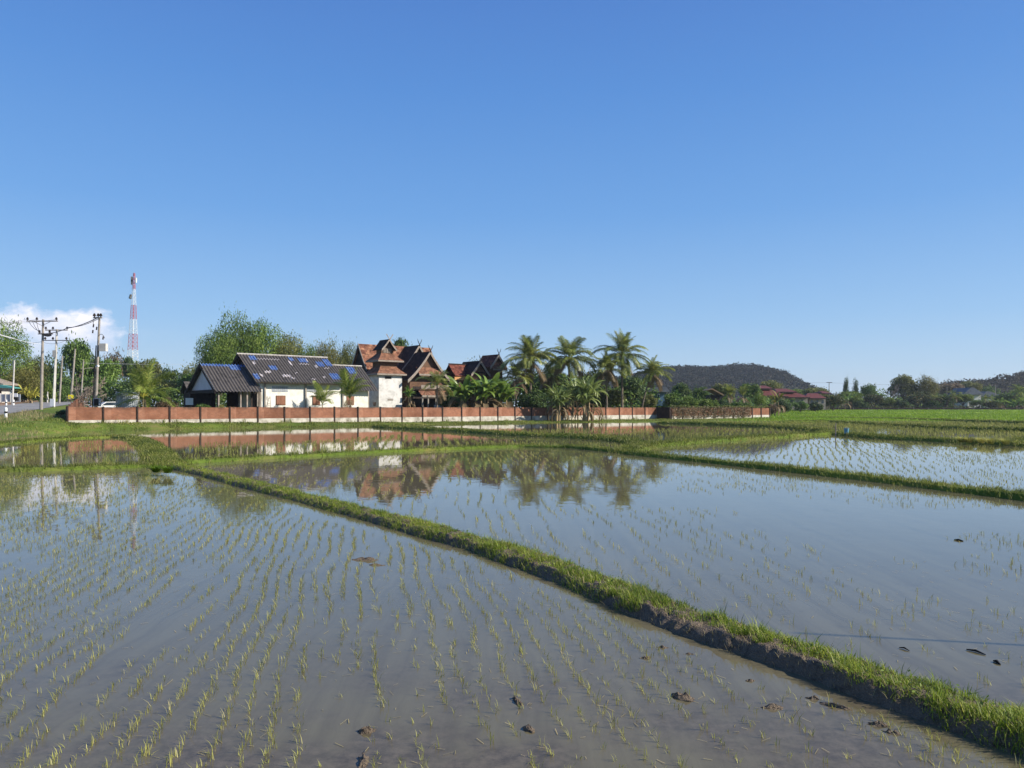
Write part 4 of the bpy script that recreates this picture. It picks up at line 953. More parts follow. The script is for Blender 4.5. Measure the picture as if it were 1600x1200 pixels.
f = [(*SN(s, nR3-nh), zt_), (*SN(s, nR3+nh), zt_), (*SN(s, nR3), zR3-.25)]; g = [(*SN(s+.06, nR3-nh), zt_), (*SN(s+.06, nR3+nh), zt_), (*SN(s+.06, nR3), zR3-.25)]
mb.face(f[::-1]); mb.face(g)
for i in range(3): j = (i+1) % 3; mb.face([f[i], f[j], g[j], g[i]])
mb.build('gable_panel', M['gable_panel'], cp)
boxpart('tie_beam', M['dark'], cp, sG+.4, sG+.7, nE3+.5, 2*nR3-nE3-.5, zE3-.12, zE3+.27)
for s in (sG+.55, sG+3.2, sG+5.6, sH2-1.6, sH2-.3):
    for nn in (nE3+.6, 2*nR3-nE3-.6): boxpart('post', M['grey_wood' if nn < 9 else 'dark'], cp, s-.08, s+.08, nn-.08, nn+.08, .9, zE3+.1)
boxpart('back_wall', M['dark'], cp, sG+4.4, sA+.7, nR3+2.6, nR3+2.75, .9, zE3+1.4)
boxpart('shade_panel', M['dark'], cp, sG+4.6, sA+.85, nE3+1.0, nE3+1.1, .9, zE3+.5)  # dark panel added to stand for the carport's interior shade
def table(label, s, n, z, mat='grey_wood', w=1.7):
    t = thing('wooden_table', (*SN(s, n), z), label, 'table')
    boxpart('tabletop', M[mat], t, s-w/2, s+w/2, n-.45, n+.45, z+.68, z+.75)
    for a in (-w/2+.1, w/2-.18):
        for b in (-.38, .3): boxpart('leg', M[mat], t, s+a, s+a+.08, n+b, n+b+.08, z, z+.679)
    return t
table('pale wooden table standing in the shade under the carport', sG+2.0, nE3+2.4, 1.25, 'concrete', 2.2)
bn = thing('bench', (*SN(sG+2.2, nE3+1.3), 1.25), 'low pale bench beside the table under the carport', 'bench')
boxpart('seat', M['concrete'], bn, sG+1.2, sG+3.3, nE3+1.1, nE3+1.5, 1.66, 1.72)
for a in (sG+1.35, sG+3.05): boxpart('leg', M['concrete'], bn, a, a+.1, nE3+1.14, nE3+1.46, 1.25, 1.659)
for px, nn, hh, lb in ((296, 12, 1.5, 'small white board leaning behind the carport posts'),):
    s = WS(px, nn); bd = thing('board', (*SN(s, nn), 2.2), lb, 'board'); boxpart('panel', M['white'], bd, s-.45, s+.45, nn, nn+.05, 2.5, 3.35); boxpart('leg', M['dark'], bd, s-.4, s+.4, nn+.06, nn+.12, 1.1, 2.498)
# small dark shed behind, at the far end of the carport
shd = thing('shed', (*SN(WS(288, 22), 22), 1.2), 'small dark shed with pitched roof behind the carport', 'shed')
s = WS(287, 22); mb = MB(); A, B = PT(s, 22, ZY(s, 22, 596)), PT(s+4, 22, ZY(s, 22, 596))
slope_surface(mb, A, B, O_M, 2.0, 1.5); slope_surface(mb, A, B, M2, 2.0, 1.5); mb.build('roof', M['corr'], shd)
boxpart('wall', M['dark'], shd, s+.4, s+3.8, 20.6, 23.4, .9, ZY(s, 22, 609))

# ------------------------------------------------------------------ white tower with tiered roofs
nT = 14.0; s0, s1 = WS(592, nT), WS(628, nT); dT = 3.4; smid = (s0+s1)/2; nm = nT+dT/2
tw = thing('white_tower', (*SN(smid, nm), 1.2), 'square white rendered tower with two tiers of clay tiled skirt roofs and a gabled top', 'tower')
def zt(py): return ZY(smid, nT, py)
boxpart('wall', M['tower_wall'], tw, s0, s1, nT, nT+dT, .9, zt(586.5))
boxpart('slot_window', M['black'], tw, smid-.95, smid+.15, nT-.03, nT-.003, zt(592), zt(588))
s = WS(610, nT); boxpart('vent', M['concrete_old'], tw, s-.45, s+.45, nT-.03, nT-.003, zt(626), zt(623))
def skirt(name, top_in, bot_out, z1, z0, mat):
    """four-sided concave skirt roof round the tower"""
    mb = MB(); seg = 5
    def ring(t):
        o_ = -top_in+(bot_out+top_in)*t; z = z1+(z0-z1)*(t+.28*t*(1-t))
        return [np.array(PT(a, b, z)) for a, b in ((s0-o_, nT-o_), (s1+o_, nT-o_), (s1+o_, nT+dT+o_), (s0-o_, nT+dT+o_))]
    for i in range(seg):
        a, b = ring(i/seg), ring((i+1)/seg)
        for k in range(4):
            j = (k+1) % 4; la = np.linalg.norm(b[j]-b[k]); v0, v1 = i*.35, (i+1)*.35
            mb.face([b[k], b[j], a[j], a[k]], [(0, v1), (la, v1), (la, v0), (0, v0)])
    o = mb.build(name, mat, tw)
    mb = MB(); o_ = bot_out
    mb.sn(s0-o_, s1+o_, nT-o_, nT+dT+o_, z0-.24, z0-.01); mb.build('fascia', M['grey_wood'], tw)
    return o
skirt('skirt_roof', .55, .55, zt(573), zt(584), M['tile_soft'])
boxpart('neck', M['brown_wood'], tw, s0+.55, s1-.55, nT+.55, nT+dT-.55, zt(587), zt(564))
skirt('skirt_roof', .95, .22, zt(551.5), zt(563), M['tile_soft'])
a0, a1 = s0+.95, s1-.95; za, ze = zt(529.5), zt(546)
boxpart('gable_wall', M['brown_wood'], tw, a0, a1, nT+.95, nT+dT-.95, zt(560), zt(545))
lv = boxpart('louvre', M['grey_wood'], tw, a0+.25, a1-.25, nT+.90, nT+.947, zt(551), zt(543.5))
for k in range(6): a = a0+.3+(a1-a0-.65)*k/5; boxpart('slat', M['dark'], lv, a, a+.06, nT+.86, nT+.898, zt(550.7), zt(543.7))
mb = MB(); mbb = MB(); hw = WS(619, nT+.3)-smid+.15
A, B = PT(smid, nT+.35, za), PT(smid, nT+dT-.2, za)
for o2 in (-E2, E2):
    f, g = slope_surface(mb, A, B, o2, hw, za-ze, .25, 6, .10); barge(mbb, f, O_M, .26, .07)
mb.build('roof', M['tile_shaded'], tw); mbb.build('barge_board', M['grey_wood'], tw)
mb = MB()
for sg in (-1, 1): mb.hexa([PT(smid-.07*sg, nT+.2, za-.1), PT(smid+.07*sg, nT+.2, za-.1), PT(smid+.07*sg, nT+.26, za-.1), PT(smid-.07*sg, nT+.26, za-.1)][::sg], [PT(smid+sg*.52, nT+.2, za+.75), PT(smid+sg*.62, nT+.2, za+.70), PT(smid+sg*.62, nT+.26, za+.70), PT(smid+sg*.52, nT+.26, za+.75)][::sg])
mb.build('finial', M['grey_wood'], tw)
mb = MB(); f = [PT(a0+.02, nT+.97, ze+.0), PT(a1-.02, nT+.97, ze+.0), PT(smid, nT+.97, za-.15)]; mb.face(f); mb.build('pediment', M['brown_wood'], tw)

# ------------------------------------------------------------------ timber temple hall behind the tower
th = thing('timber_hall', (*SN(50, 18), 1.2), 'steep roofed dark timber hall with stepped gables and pale barge boards, beside the white tower', 'hall')
nA = 22.0; sL = WS(560, nA); zA = ZY(sL, nA, 537); nF = NS(573.5, sL); zF = ZY(sL, nF, 577); sR = sL+13.5
mb = MB(); mbb = MB(); A, B = PT(sL, nA, zA), PT(sR, nA, zA)
f, g = slope_surface(mb, A, B, O_M, nA-nF, zA-zF, .22, 8); barge(mbb, f, -E2, .3, .08)
f, g = slope_surface(mb, A, B, M2, nA-nF, zA-zF, .22, 8); barge(mbb, f, -E2, .3, .08)
mb.build('roof', M['tile_orange'], th)['label'] = 'mottled orange tiled roof'; mbb.build('barge_board', M['grey_wood'], th)
mb = MB(); mb.face([PT(sL+.3, nF+.5, zF), PT(sL+.3, 2*nA-nF-.5, zF), PT(sL+.3, nA, zA-.6)]); mb.build('gable_wall', M['dark'], th)
boxpart('wall', M['dark'], th, sL+.4, sR, nF+.5, 2*nA-nF-.5, 1.0, zF+.1)
def gable(parent, px, py, n0, n1, bpx, bpy, roofmat, k=.25, finial=True, pent=None, wall=True):
    """gable whose apex shows at (px,py) in plane n0; its ridge runs back to n1; left foot of the roof shows at (bpx,bpy)"""
    s = WS(px, n0); za = ZY(s, n0, py); sb = WS(bpx, n0); zb = ZY(sb, n0, bpy); half = s-sb
    mb, mbb = MB(), MB(); A, B = PT(s, n0, za), PT(s, n1, za)
    for o2 in (-E2, E2): f, g = slope_surface(mb, A, B, o2, half, za-zb, k, 8); barge(mbb, f, O_M, .42, .09, .1)
    mb.build('roof', roofmat, parent); mbb.build('barge_board', M['grey_wood'], parent)
    mb = MB(); m_ = n0+.55
    mb.face([PT(s-half*.72, m_, zb+(za-zb)*.22), PT(s+half*.72, m_, zb+(za-zb)*.22), PT(s, m_, za-.35)]); mb.build('pediment', M['brown_wood'], parent)
    if wall: boxpart('wall', M['brown_wood'], parent, s-half*.8, s+half*.8, n0+.7, n1, 1.0, zb+(za-zb)*.14)
    if finial:
        mb = MB()
        for sg in (-1, 1): mb.tube([PT(s-.1*sg, n0-.12, za-.15), PT(s+.28*sg, n0-.14, za+.55), PT(s+.42*sg, n0-.14, za+.95)], [.07, .06, .02], 6)
        mb.build('finial', M['dark'], parent)
    if pent:
        y0, y1, frac, mat = pent; mb = MB(); z1, z0 = ZY(s, n0, y0), ZY(s, n0, y1)
        A, B = PT(s-half*frac, n0+.5, z1), PT(s+half*frac, n0+.5, z1)
        slope_surface(mb, A, B, O_M, .95, z1-z0, .2, 4, .08); mb.build('pent_roof', mat, parent)
        boxpart('fascia', M['grey_wood'], parent, s-half*frac-.05, s+half*frac+.05, n0-.52, n0-.46, z0-.22, z0+.02)
    return s, half, za, zb
gable(th, 655, 539, 17.5, 24.5, 628, 577, M['tile_shaded'])
sg_, hf_, za_, zb_ = gable(th, 672, 549, 13.0, 17.4, 637, 594, M['tile_shaded'], .3, pent=(574, 585, .55, M['tile_soft']))
# balcony, lower pent roof, posts
def z13(py): return ZY(sg_, 12.0, py)
boxpart('balcony', M['grey_wood'], th, sg_-2.6, sg_+3.0, 11.4, 11.5, z13(608), z13(602))
boxpart('balcony_floor', M['brown_wood'], th, sg_-2.8, sg_+3.2, 11.52, 13.5, z13(610), z13(608.5))
mb = MB(); A, B = PT(sg_-3.2, 11.3, z13(611)), PT(sg_+4.2, 11.3, z13(611)); slope_surface(mb, A, B, O_M, 1.1, .75, .2, 4, .08); mb.build('pent_roof', M['tile_soft'], th)
boxpart('fascia', M['grey_wood'], th, sg_-3.25, sg_+4.25, 10.14, 10.2, z13(621), z13(618))
for a in (-3.0, -2.0, -.6, .9, 2.4, 3.8): boxpart('post', M['concrete_old'], th, sg_+a-.09, sg_+a+.09, 10.4, 10.58, .9, z13(620))
boxpart('porch_back', M['dark'], th, sg_-3.2, sg_+4, 12.8, 12.9, .9, z13(604))
boxpart('rail', M['concrete'], th, sg_-1.0, sg_+2.3, 10.3, 10.36, 1.9, 2.55)
# second house: red tiled roofs to the right
rh = thing('tiled_house', (*SN(60, 18), 1.2), 'small timber house with dark red tiled roof and orange boards behind the banana plants', 'house')
n1_ = 19.0; sa, sb = WS(701, n1_), WS(740, n1_); zr = ZY(sa, n1_, 569); zf = ZY(sa, n1_-1.9, 586.5)
mb = MB(); A, B = PT(sa, n1_, zr), PT(sb, n1_, zr); slope_surface(mb, A, B, O_M, 1.9, zr-zf, .2, 6); slope_surface(mb, A, B, M2, 1.9, zr-zf, .2, 6); mb.build('roof', M['tile_red'], rh)
mb = MB(); mb.tube([PT(sa, n1_, zr+.05), PT(sb, n1_, zr+.05)], .12, 6); mb.build('ridge_cap', M['dark'], rh)
boxpart('orange_board', M['orange_board'], rh, sa, WS(727, n1_-1.7), n1_-1.75, n1_-1.65, zf-.75, zf-.08)
boxpart('wall', M['brown_wood'], rh, sa, sb, n1_-1.5, n1_+1.5, .9, zf-.05)
gable(rh, 751, 563.5, 15.5, 20.5, 736, 585, M['tile_shaded'], .15)
# third: small pavilion with pent roof
pv = thing('pavilion', (*SN(66, 18), 1.2), 'narrow gabled timber pavilion with orange pediment rising left of the tall palms', 'pavilion')
gable(pv, 779, 553.5, 15.0, 19.5, 766, 573, M['tile_red'], .25, pent=(565, 577, .85, M['tile_soft']))

# ------------------------------------------------------------------ low things behind the wall on the left
cs = thing('metal_screen', (*SN(WS(200, 7), 7), 1.2), 'pale grey sheet metal screen beside the short coconut palm', 'screen')
a, b = WS(183, 7), WS(216, 7); V, Q = corr(PT(a, 7, ZY(a, 7, 612.5)), PT(b, 7, ZY(a, 7, 612.5)), O_M, .03, ZY(a, 7, 612.5)-1.1, pitch=.2, amp=.02)
put('sheet', np_mesh('sheet', V-np.array(ORG[cs.name]), Q, True), M['grey_metal'], cs, ORG[cs.name])
for q in (a-.1, b+.02): boxpart('post', M['concrete'], cs, q, q+.12, 7.1, 7.22, .9, ZY(a, 7, 611))
# parked white car, mostly hidden
def car(label, s, n, z):
    c = thing('parked_car', (*SN(s, n), z), label, 'car')
    prof = [(-2.1, .35), (-2.1, .85), (-1.85, 1.0), (-1.2, 1.02), (-.6, 1.45), (.9, 1.48), (1.5, 1.05), (2.0, .98), (2.15, .7), (2.15, .35)]
    mb = MB()
    L_ = [PT(s+a, n-.8, z+b) for a, b in prof]; R_ = [PT(s+a, n+.8, z+b) for a, b in prof]; mb.face(L_[::-1]); mb.face(R_)
    for i in range(len(prof)): j = (i+1) % len(prof); mb.face([L_[i], L_[j], R_[j], R_[i]])
    mb.build('body', M['white'], c)
    mb = MB(); mb.face([PT(s+a, n-.815, z+b) for a, b in ((-1.05, 1.03), (1.3, 1.05), (.85, 1.40), (-.55, 1.38))]); mb.build('window', M['glass'], c)
    for a in (-1.35, 1.35):
        for b in (-.82, .66): mb = MB(); mb.tube([PT(s+a, n+b, z+.32), PT(s+a, n+b+.18, z+.32)], .32, 16); mb.build('wheel', M['black'], c)
car('white car parked behind the brick wall beside the metal screen', WS(172, 14), 14, 1.40)

# ------------------------------------------------------------------ power poles, lines, lamps
def pole(label, x0, y0, x1, y1, Y, r0, r1, mat, group='power poles by the road', name='power_pole', square=False):
    """x0,y0: foot in the photo; x1,y1: top"""
    p = AT(x0, y0, Y); q = AT(x1, y1, Y); o = thing(name, tuple(p), label, 'power pole', group); mb = MB()
    mb.tube([p-[0, 0, .4], q], [r0, r1], 4 if square else 10); mb.build('shaft', M[mat], o); return o, p, q
def crossarm(o, Y, x0, x1, y, mat='grey_wood', ins=(), t=.07, y1=None, dy=-.2):
    a, b = AT(x0, y, Y), AT(x1, y1 or y, Y); mb = MB(); a[1] += dy; b[1] += dy; mb.box((a+b)/2, (np.linalg.norm(b-a)/2, .06, t)); mb.build('crossarm', M[mat], o)
    for px in ins:
        p = AT(px, y, Y); p[1] += dy; mb = MB(); mb.lathe(p, [(.05, t), (.05, t+.10), (.16, t+.13), (.17, t+.22), (.10, t+.27), (.14, t+.31), (.07, t+.42), (.01, t+.45)], 10); mb.build('insulator', M['dark'], o)
def arc(a, b, sag, n=14):
    a, b = np.array(a), np.array(b); t = np.linspace(0, 1, n)[:, None]; return a+(b-a)*t-np.array([0, 0, 1])*(4*sag*t*(1-t))
YA, YBp, YGp = 100., 112., 86.
A_, pA, qA = pole('tall weathered pole with a wide wooden crossarm, its foot on the grass by the road', 64, 641.5, 67.5, 499, YA, .21, .13, 'concrete_old')
crossarm(A_, YA, 43, 92, 502, ins=(44.5, 59, 89.5)); crossarm(A_, YA, 61, 84, 522, 'dark', ins=(63, 79), t=.06)
mb = MB()
for a, b in ((55, 502), (80, 502)): mb.tube([AT(a, b+1, YA)-[0, .2, 0], AT(67, 509, YA)-[0, .2, 0]], .035, 5)
mb.build('brace', M['grey_wood'], A_)
mb = MB()
for k in range(3): mb.tube([(p[0], p[1]-.25, p[2]) for p in arc(AT(47+k*6, 503, YA), AT(66, 517+k*2, YA), .35)], .03, 5)
for k in range(4): mb.tube([(p[0], p[1]-.25, p[2]) for p in arc(AT(70, 521+k, YA), AT(82, 523+k*.5, YA), .12)], .06, 5)
mb.build('jumper', M['cable'], A_)
B_, pB, qB = pole('pale concrete pole with two crossarms standing behind the weathered one', 83.5, 637, 89, 514, YBp, .24, .15, 'concrete', square=True)
crossarm(B_, YBp, 72, 107, 516, 'grey_wood', ins=(73, 84, 106)); crossarm(B_, YBp, 70, 108, 532, 'dark', ins=(72, 84, 105), t=.05)
mb = MB(); mb.box(AT(87.5, 553, YBp)-[0, .3, 0], (.28, .12, .5)); mb.build('meter_box', M['concrete'], B_)
mb = MB(); mb.box(AT(83.5, 629, YBp)-[0, .25, 0], (.30, .12, .55)); mb.build('white_band', M['white'], B_)
C_, pC, qC = pole('slim plain concrete pole between two thicker poles', 92.5, 629.5, 97.5, 556, 132, .17, .11, 'concrete_old')
D_, pD, qD = pole('leaning concrete pole rising beside the yellow sign', 111, 618, 117.5, 545, 125, .19, .12, 'concrete_old')
E_, pE, qE = pole('pole half hidden by the bare tree', 127, 616, 130.5, 562, 140, .15, .10, 'concrete_old')
F_, pF, qF = pole('slender pole in front of the house with the green awning', 19.3, 628, 22.5, 563, 124, .15, .10, 'concrete')
G_, pG, qG = pole('pole carrying a white box and street lamp just behind the brick wall', 149, 640, 155.5, 497, YGp, .17, .11, 'concrete_old')
mb = MB(); mb.tube([AT(147, 640, YGp)-[0, .3, 0], AT(152.5, 540, YGp)-[0, .3, 0]], [.09, .06], 8); mb.build('conduit', M['black'], G_)
crossarm(G_, YGp, 147.5, 161, 497, 'grey_wood', ins=(149, 155, 159), y1=496.5)
mb = MB(); mb.box(AT(163, 543, YGp)-[0, .2, 0], (.38, .25, .42)); tb = mb.build('transformer_box', M['concrete'], G_)
mb = MB(); mb.box(AT(157.5, 543, YGp)-[0, .2, 0], (.1, .08, .06)); mb.build('bracket', M['dark'], G_)
mb = MB()
for px, py in ((148, 512), (147, 521), (153, 516), (163, 531)): mb.tube([AT(px, py, YGp)-[0, .3, 0], AT(px+.6, py-5, YGp)-[0, .3, 0]], .075, 7)
mb.tube([(p[0], p[1]-.3, p[2]) for p in arc(AT(148, 499, YGp), AT(148, 512, YGp), .05)], .03, 5); mb.tube([(p[0], p[1]-.3, p[2]) for p in arc(AT(156, 526, YGp), AT(166, 529, YGp), -.35)], .03, 5)
mb.build('fuse', M['dark'], G_)
mb = MB(); mb.tube([AT(152.5, 575, YGp), AT(146, 575.5, YGp)-[0, .8, 0], AT(135, 577.5, YGp)-[0, 1.2, 0]], .03, 6); mb.build('lamp_arm', M['concrete_old'], G_)
mb = MB(); mb.tube([AT(152.5, 573, YGp)-[0, .4, 0], AT(158.5, 572, YGp)-[0, .6, 0]], [.07, .12], 8); mb.build('street_lamp', M['white'], G_)
bx_ = AT(152, 627, YGp-1.2); bo = thing('cabinet', (bx_[0], bx_[1], 1.3), 'dark grey cabinet fixed low on the pole behind the wall', 'cabinet')
mb = MB(); mb.box((bx_[0], bx_[1], 2.75), (.33, .2, .45)); cab = mb.build('housing', M['grey_metal'], bo); cab['label'] = 'grey housing'
mb = MB(); mb.box((bx_[0], bx_[1]-.215, 2.75), (.26, .012, .38)); mb.build('door', M['black'], bo)
mb = MB(); mb.box((bx_[0], bx_[1], 1.8), (.06, .06, .49)); mb.build('stand', M['black'], bo)
def wire(label, pts, r=.02, mat='cable', group='overhead power lines', sag=.5):
    mb = MB()
    for a, b in zip(pts[:-1], pts[1:]): mb.tube(arc(a, b, sag), r, 5)
    o = mb.build('power_line', M[mat], None, tuple(pts[0])); return tag(o, label, 'power line', group)
wire('thick dark cable sagging between the box carrying pole and the pale concrete pole', [AT(155, 496.5, YGp)-[0, .25, 0], AT(106, 513, YBp)-[0, .25, 0], AT(70, 522, YA)-[0, .4, 0]], .055, sag=.2)
wire('second dark cable beside the thick one, ending on the same pole top', [AT(158, 497, YGp)-[0, .2, 0], AT(107, 511.5, YBp)-[0, .2, 0]], .035, sag=.3)
wire('bright pale cable entering low from the frame edge to the weathered pole', [AT(-60, 503, 84), AT(21, 529, 96)], .075, 'cable_pale', sag=.1)
wire('thin cable carrying on from the bright pale one towards the crossarm', [AT(21, 529, 96), AT(66, 538, YA)], .03, 'cable_pale', sag=.1)
for px, lab in ((44.5, 'outer'), (59, 'middle'), (89.5, 'inner')):
    wire(f'thin line leaving the {lab} insulator of the wide crossarm', [AT(px, 499, YA)-[0, .2, 0], AT(-140+px*.4, 486, 88)], .016, sag=.9)
wire('thin line crossing the trees below the wide crossarm', [AT(-80, 537, 90), AT(64, 534, YA), AT(105, 531, YBp)], .018, sag=.4)
wire('thin pale line running low along the trees over the carport', [AT(126, 567, 140), AT(345, 568, 150)], .018, 'cable_pale', sag=.2)
# bollards on the road edge
def bollard(px, py, top, Y, lab):
    p = AT(px, py, Y); h = (py-top)/F*Y; r = .13*h/.95; o = thing('road_bollard', tuple(p), lab, 'bollard', 'black and white road bollards')
    mb = MB(); mb.lathe(p, [(r, -.2), (r, h*.40)], 14); mb.build('shaft', M['white'], o)
    mb = MB(); mb.lathe(p, [(r*1.02, h*.40), (r*1.02, h*.60)], 14); mb.build('band', M['black'], o)
    mb = MB(); mb.lathe(p, [(r, h*.60), (r, h*.86), (r*.86, h*.95), (r*.4, h)], 14); mb.build('cap', M['white'], o)
bollard(9.2, 652, 636.5, 77, 'black and white bollard on the near edge of the road')
bollard(9.8, 633.5, 624.5, 120, 'black and white bollard across the road, closest to the grey fence')
bollard(21.2, 633.5, 624.5, 121, 'black and white bollard across the road at the foot of the slender pole')
# yellow sign at the wall end
p = AT(110.5, 620, 98); ys = thing('yellow_sign', (p[0], p[1], 1.9), 'small plain bright yellow sign above the end of the brick wall', 'sign')
mb = MB(); mb.box(p, (.30, .03, .26), (.96, .2)); mb.build('board', M['yellow'], ys); mb = MB(); mb.tube([(p[0], p[1]+.06, 1.5), (p[0], p[1]+.06, p[2]+.1)], .03, 6); mb.build('stake', M['grey_wood'], ys)
# house with green awning across the road
Yh = 135; hz = zroad(Yh)+.05
gh = thing('roadside_house', (AT(-8, 620, Yh)[0], Yh, hz), 'small grey roofed house with green awning and grey fence across the road', 'house')
def bxp(name, mat, par, x0, x1, y0, y1, Y0, Y1):      # photo box x0..x1,y0..y1 at depth Y0, running back to Y1
    a, b = AT(x0, y1, Y0), AT(x1, y0, Y0); mb = MB(); mb.hexa([(a[0], Y0, a[2]), (b[0], Y0, a[2]), (b[0], Y1, a[2]), (a[0], Y1, a[2])], [(a[0], Y0, b[2]), (b[0], Y0, b[2]), (b[0], Y1, b[2]), (a[0], Y1, b[2])]); return mb.build(name, M[mat], par)
def prism(name, mat, par, poly, Y0, Y1):               # photo outline at depth Y0 given a real depth
    f = [AT(x, y, Y0) for x, y in poly]; g = [q+np.array([0, Y1-Y0, 0]) for q in f]; mb = MB(); mb.face(f); mb.face(g[::-1])
    for i in range(len(f)): j = (i+1) % len(f); mb.face([f[j], f[i], g[i], g[j]])
    return mb.build(name, M[mat], par)
bxp('wall', 'concrete', gh, -60, -2, 606, 632, Yh+2, Yh+5)
prism('roof', 'grey_wood', gh, [(-90, 575), (-42, 585), (5, 599.5), (5, 601.5), (-90, 601.5)], Yh+.5, Yh+5)
prism('awning', 'teal', gh, [(-30, 601), (0, 601.5), (23, 605.5), (22.5, 607), (-30, 604.5)], Yh-.8, Yh+1)
bxp('door', 'dark', gh, -12, 2, 610, 630, Yh+1.9, Yh+1.99)
gf = thing('grey_fence', (AT(16, 628, Yh-4)[0], Yh-4, hz), 'low grey panel fence with posts in front of the awning house', 'fence')
for k in range(-6, 4): bxp('panel', 'grey_metal', gf, k*8+.6, k*8+7.6, 616, 628, Yh-4, Yh-3.9); bxp('post', 'concrete', gf, k*8-.5, k*8+.5, 614.5, 629, Yh-4.1, Yh-3.85)
nb = thing('notice_board', (*AT(24, 628, Yh-6)[:2], hz), 'white notice board over a dark box, beside the slender pole', 'sign')
bxp('board', 'white', nb, 21, 27, 614.5, 620, Yh-6, Yh-5.9); bxp('box', 'black', nb, 20.8, 27, 620.4, 626.5, Yh-6, Yh-5.6); bxp('leg', 'concrete', nb, 23.4, 24.4, 626.6, 629, Yh-5.9, Yh-5.8)
wh = thing('pale_post', tuple(AT(73, 628, 136)), 'short pale post at the road edge in front of the dark trees', 'post')
mb = MB(); mb.tube([AT(74, 629, 136), AT(74.5, 612, 136)], [.14, .08], 8); mb.build('shaft', M['concrete'], wh)
mb = MB(); mb.tube([AT(74.2, 617, 136)-[0, .1, 0], AT(76.4, 624, 136)-[0, .1, 0]], [.1, .07], 7); mb.build('brace', M['concrete'], wh)

# ------------------------------------------------------------------ red and white communications tower
Yt = 350.; ct = thing('lattice_mast', (AT(206.5, 600, Yt)[0], Yt, 1.2), 'tall red and white lattice mast rising above the trees', 'mast')
rowsY = [600, 557, 547, 522, 499, 477, 452, 427]; wpx = {600: 17, 557: 15, 547: 14, 522: 11.5, 499: 9, 477: 7, 452: 4.6, 427: 2.6}
for k, (ya, yb) in enumerate(zip(rowsY[:-1], rowsY[1:])):
    mat = M['white' if k in (0, 1, 3, 5) else 'red']; mb = MB(); n = {0: 3, 1: 2}.get(k, 4)
    def cor(y, j):
        wv_ = np.interp(-y, [-q for q in rowsY], [wpx[q] for q in rowsY])/F*Yt/2*.8; c = AT(206.5+(600-y)*.018, y, Yt); a = R(25+90*j); return c+np.array([math.cos(a)*wv_*1.25, math.sin(a)*wv_*1.25, 0])
    for j in range(4): mb.tube([cor(ya, j), cor(yb, j)], .10 if k < 5 else .07, 5)
    for i in range(n):
        y0, y1 = ya+(yb-ya)*i/n, ya+(yb-ya)*(i+1)/n
        for j in range(4): mb.tube([cor(y0, j), cor(y1, (j+1) % 4)], .042, 4); mb.tube([cor(y0, (j+1) % 4), cor(y1, j)], .042, 4); mb.tube([cor(y1, j), cor(y1, (j+1) % 4)], .042, 4)
    if k == 6: mb.tube([AT(209.3, 452, Yt), AT(209.6, 426, Yt)], .14, 6)
    mb.build('lattice_section', mat, ct)
for px, py, l in ((205.8, 436, 1), (212.5, 438, 1), (205.8, 441, 1), (205, 462, 0), (204, 465, 0)):
    mb = MB(); c = AT(px, py, Yt); mb.box(c, (.28, .3, 1.1 if l else .7)) if l else mb.tube([c, c-[.2, .5, 0]], [.7, .6], 10); mb.build('antenna', M['white' if px > 208 else 'concrete_old'], ct)

# ------------------------------------------------------------------ hills and their woods
def hill(prof, Y, depth, label, leafm, n, sz, seed):
    """prof: ridge line (px, py) in the photo at depth Y; a rounded hill with real depth, and the trees on it"""
    r2 = np.random.default_rng(seed); xs = np.array([(p[0]-800)/F*Y for p in prof]); zs = np.array([CZ-(p[1]-YH)*Y/F for p in prof])
    gx = np.linspace(xs[0], xs[-1], 120); gy = np.linspace(-1, 1, 40); zr = np.interp(gx, xs, zs)
    X, V_ = np.meshgrid(gx, gy); Z = np.interp(X, xs, zs)*np.clip(1-np.abs(V_)**1.8, 0, 1)+(vnoise2(X/40, V_*6, seed)-.5)*8*(1-np.abs(V_))-2
    P = np.stack([X, Y+V_*depth, Z], -1).reshape(-1, 3); i = np.arange(39)[:, None]*120+np.arange(119)[None]
    structure(put('hill', np_mesh('hill', P, np.stack([i, i+1, i+121, i+120], -1).reshape(-1, 4), True), M['hill']))
    x = r2.uniform(xs[0], xs[-1], n); v = r2.uniform(-1, .25, n)
    z = np.interp(x, xs, zs)*np.clip(1-np.abs(v)**1.8, 0, 1)+(vnoise2(x/40, v*6, seed)-.5)*8*(1-np.abs(v))-2
    Vs = []; R0 = sz*r2.uniform(.6, 1.3, n)
    m = 42; idx = np.repeat(np.arange(n), m); dd = unit(r2.normal(size=(n*m, 3)))
    C = np.stack([x, Y+v*depth, z+R0*.1], -1)[idx]+dd*(R0[idx]*r2.uniform(.5, 1, n*m))[:, None]*np.array([1, 1, .85])
    V, Q = leafquads(C, unit(dd+r2.normal(size=dd.shape)*.8), sz*.19, 1.4, r2)
    o = put('woods', np_mesh('woods', V, Q), M[leafm]); stuff(o, label, 'woods')
M['leaf_hill'] = leafmat('dry_hill_wood', (.020, .027, .020), (.034, .039, .027), .1, .9, .05, patch=.012, c=(.052, .044, .033))
M['leaf_hill2'] = leafmat('brown_hill_wood', (.035, .038, .022), (.065, .058, .036), .1, .9, .05, patch=.018, c=(.085, .068, .045))
hill([(840, 622), (930, 602), (985, 588), (1020, 580), (1045, 576), (1075, 577), (1105, 580), (1125, 577), (1148, 573), (1168, 573), (1182, 575), (1196, 582), (1210, 590), (1224, 599), (1238, 609), (1252, 621), (1266, 634)], 950, 190, 'dark dry woodland covering the low hill behind the palms', 'leaf_hill', 3400, 6.5, 5)
hill([(1380, 634), (1430, 614), (1475, 603), (1510, 599), (1545, 595), (1575, 591), (1610, 587), (1660, 584), (1760, 586), (1900, 600), (2100, 634)], 640, 120, 'brownish dry woodland on the distant slope at the edge of the view', 'leaf_hill2', 1900, 5.2, 6)

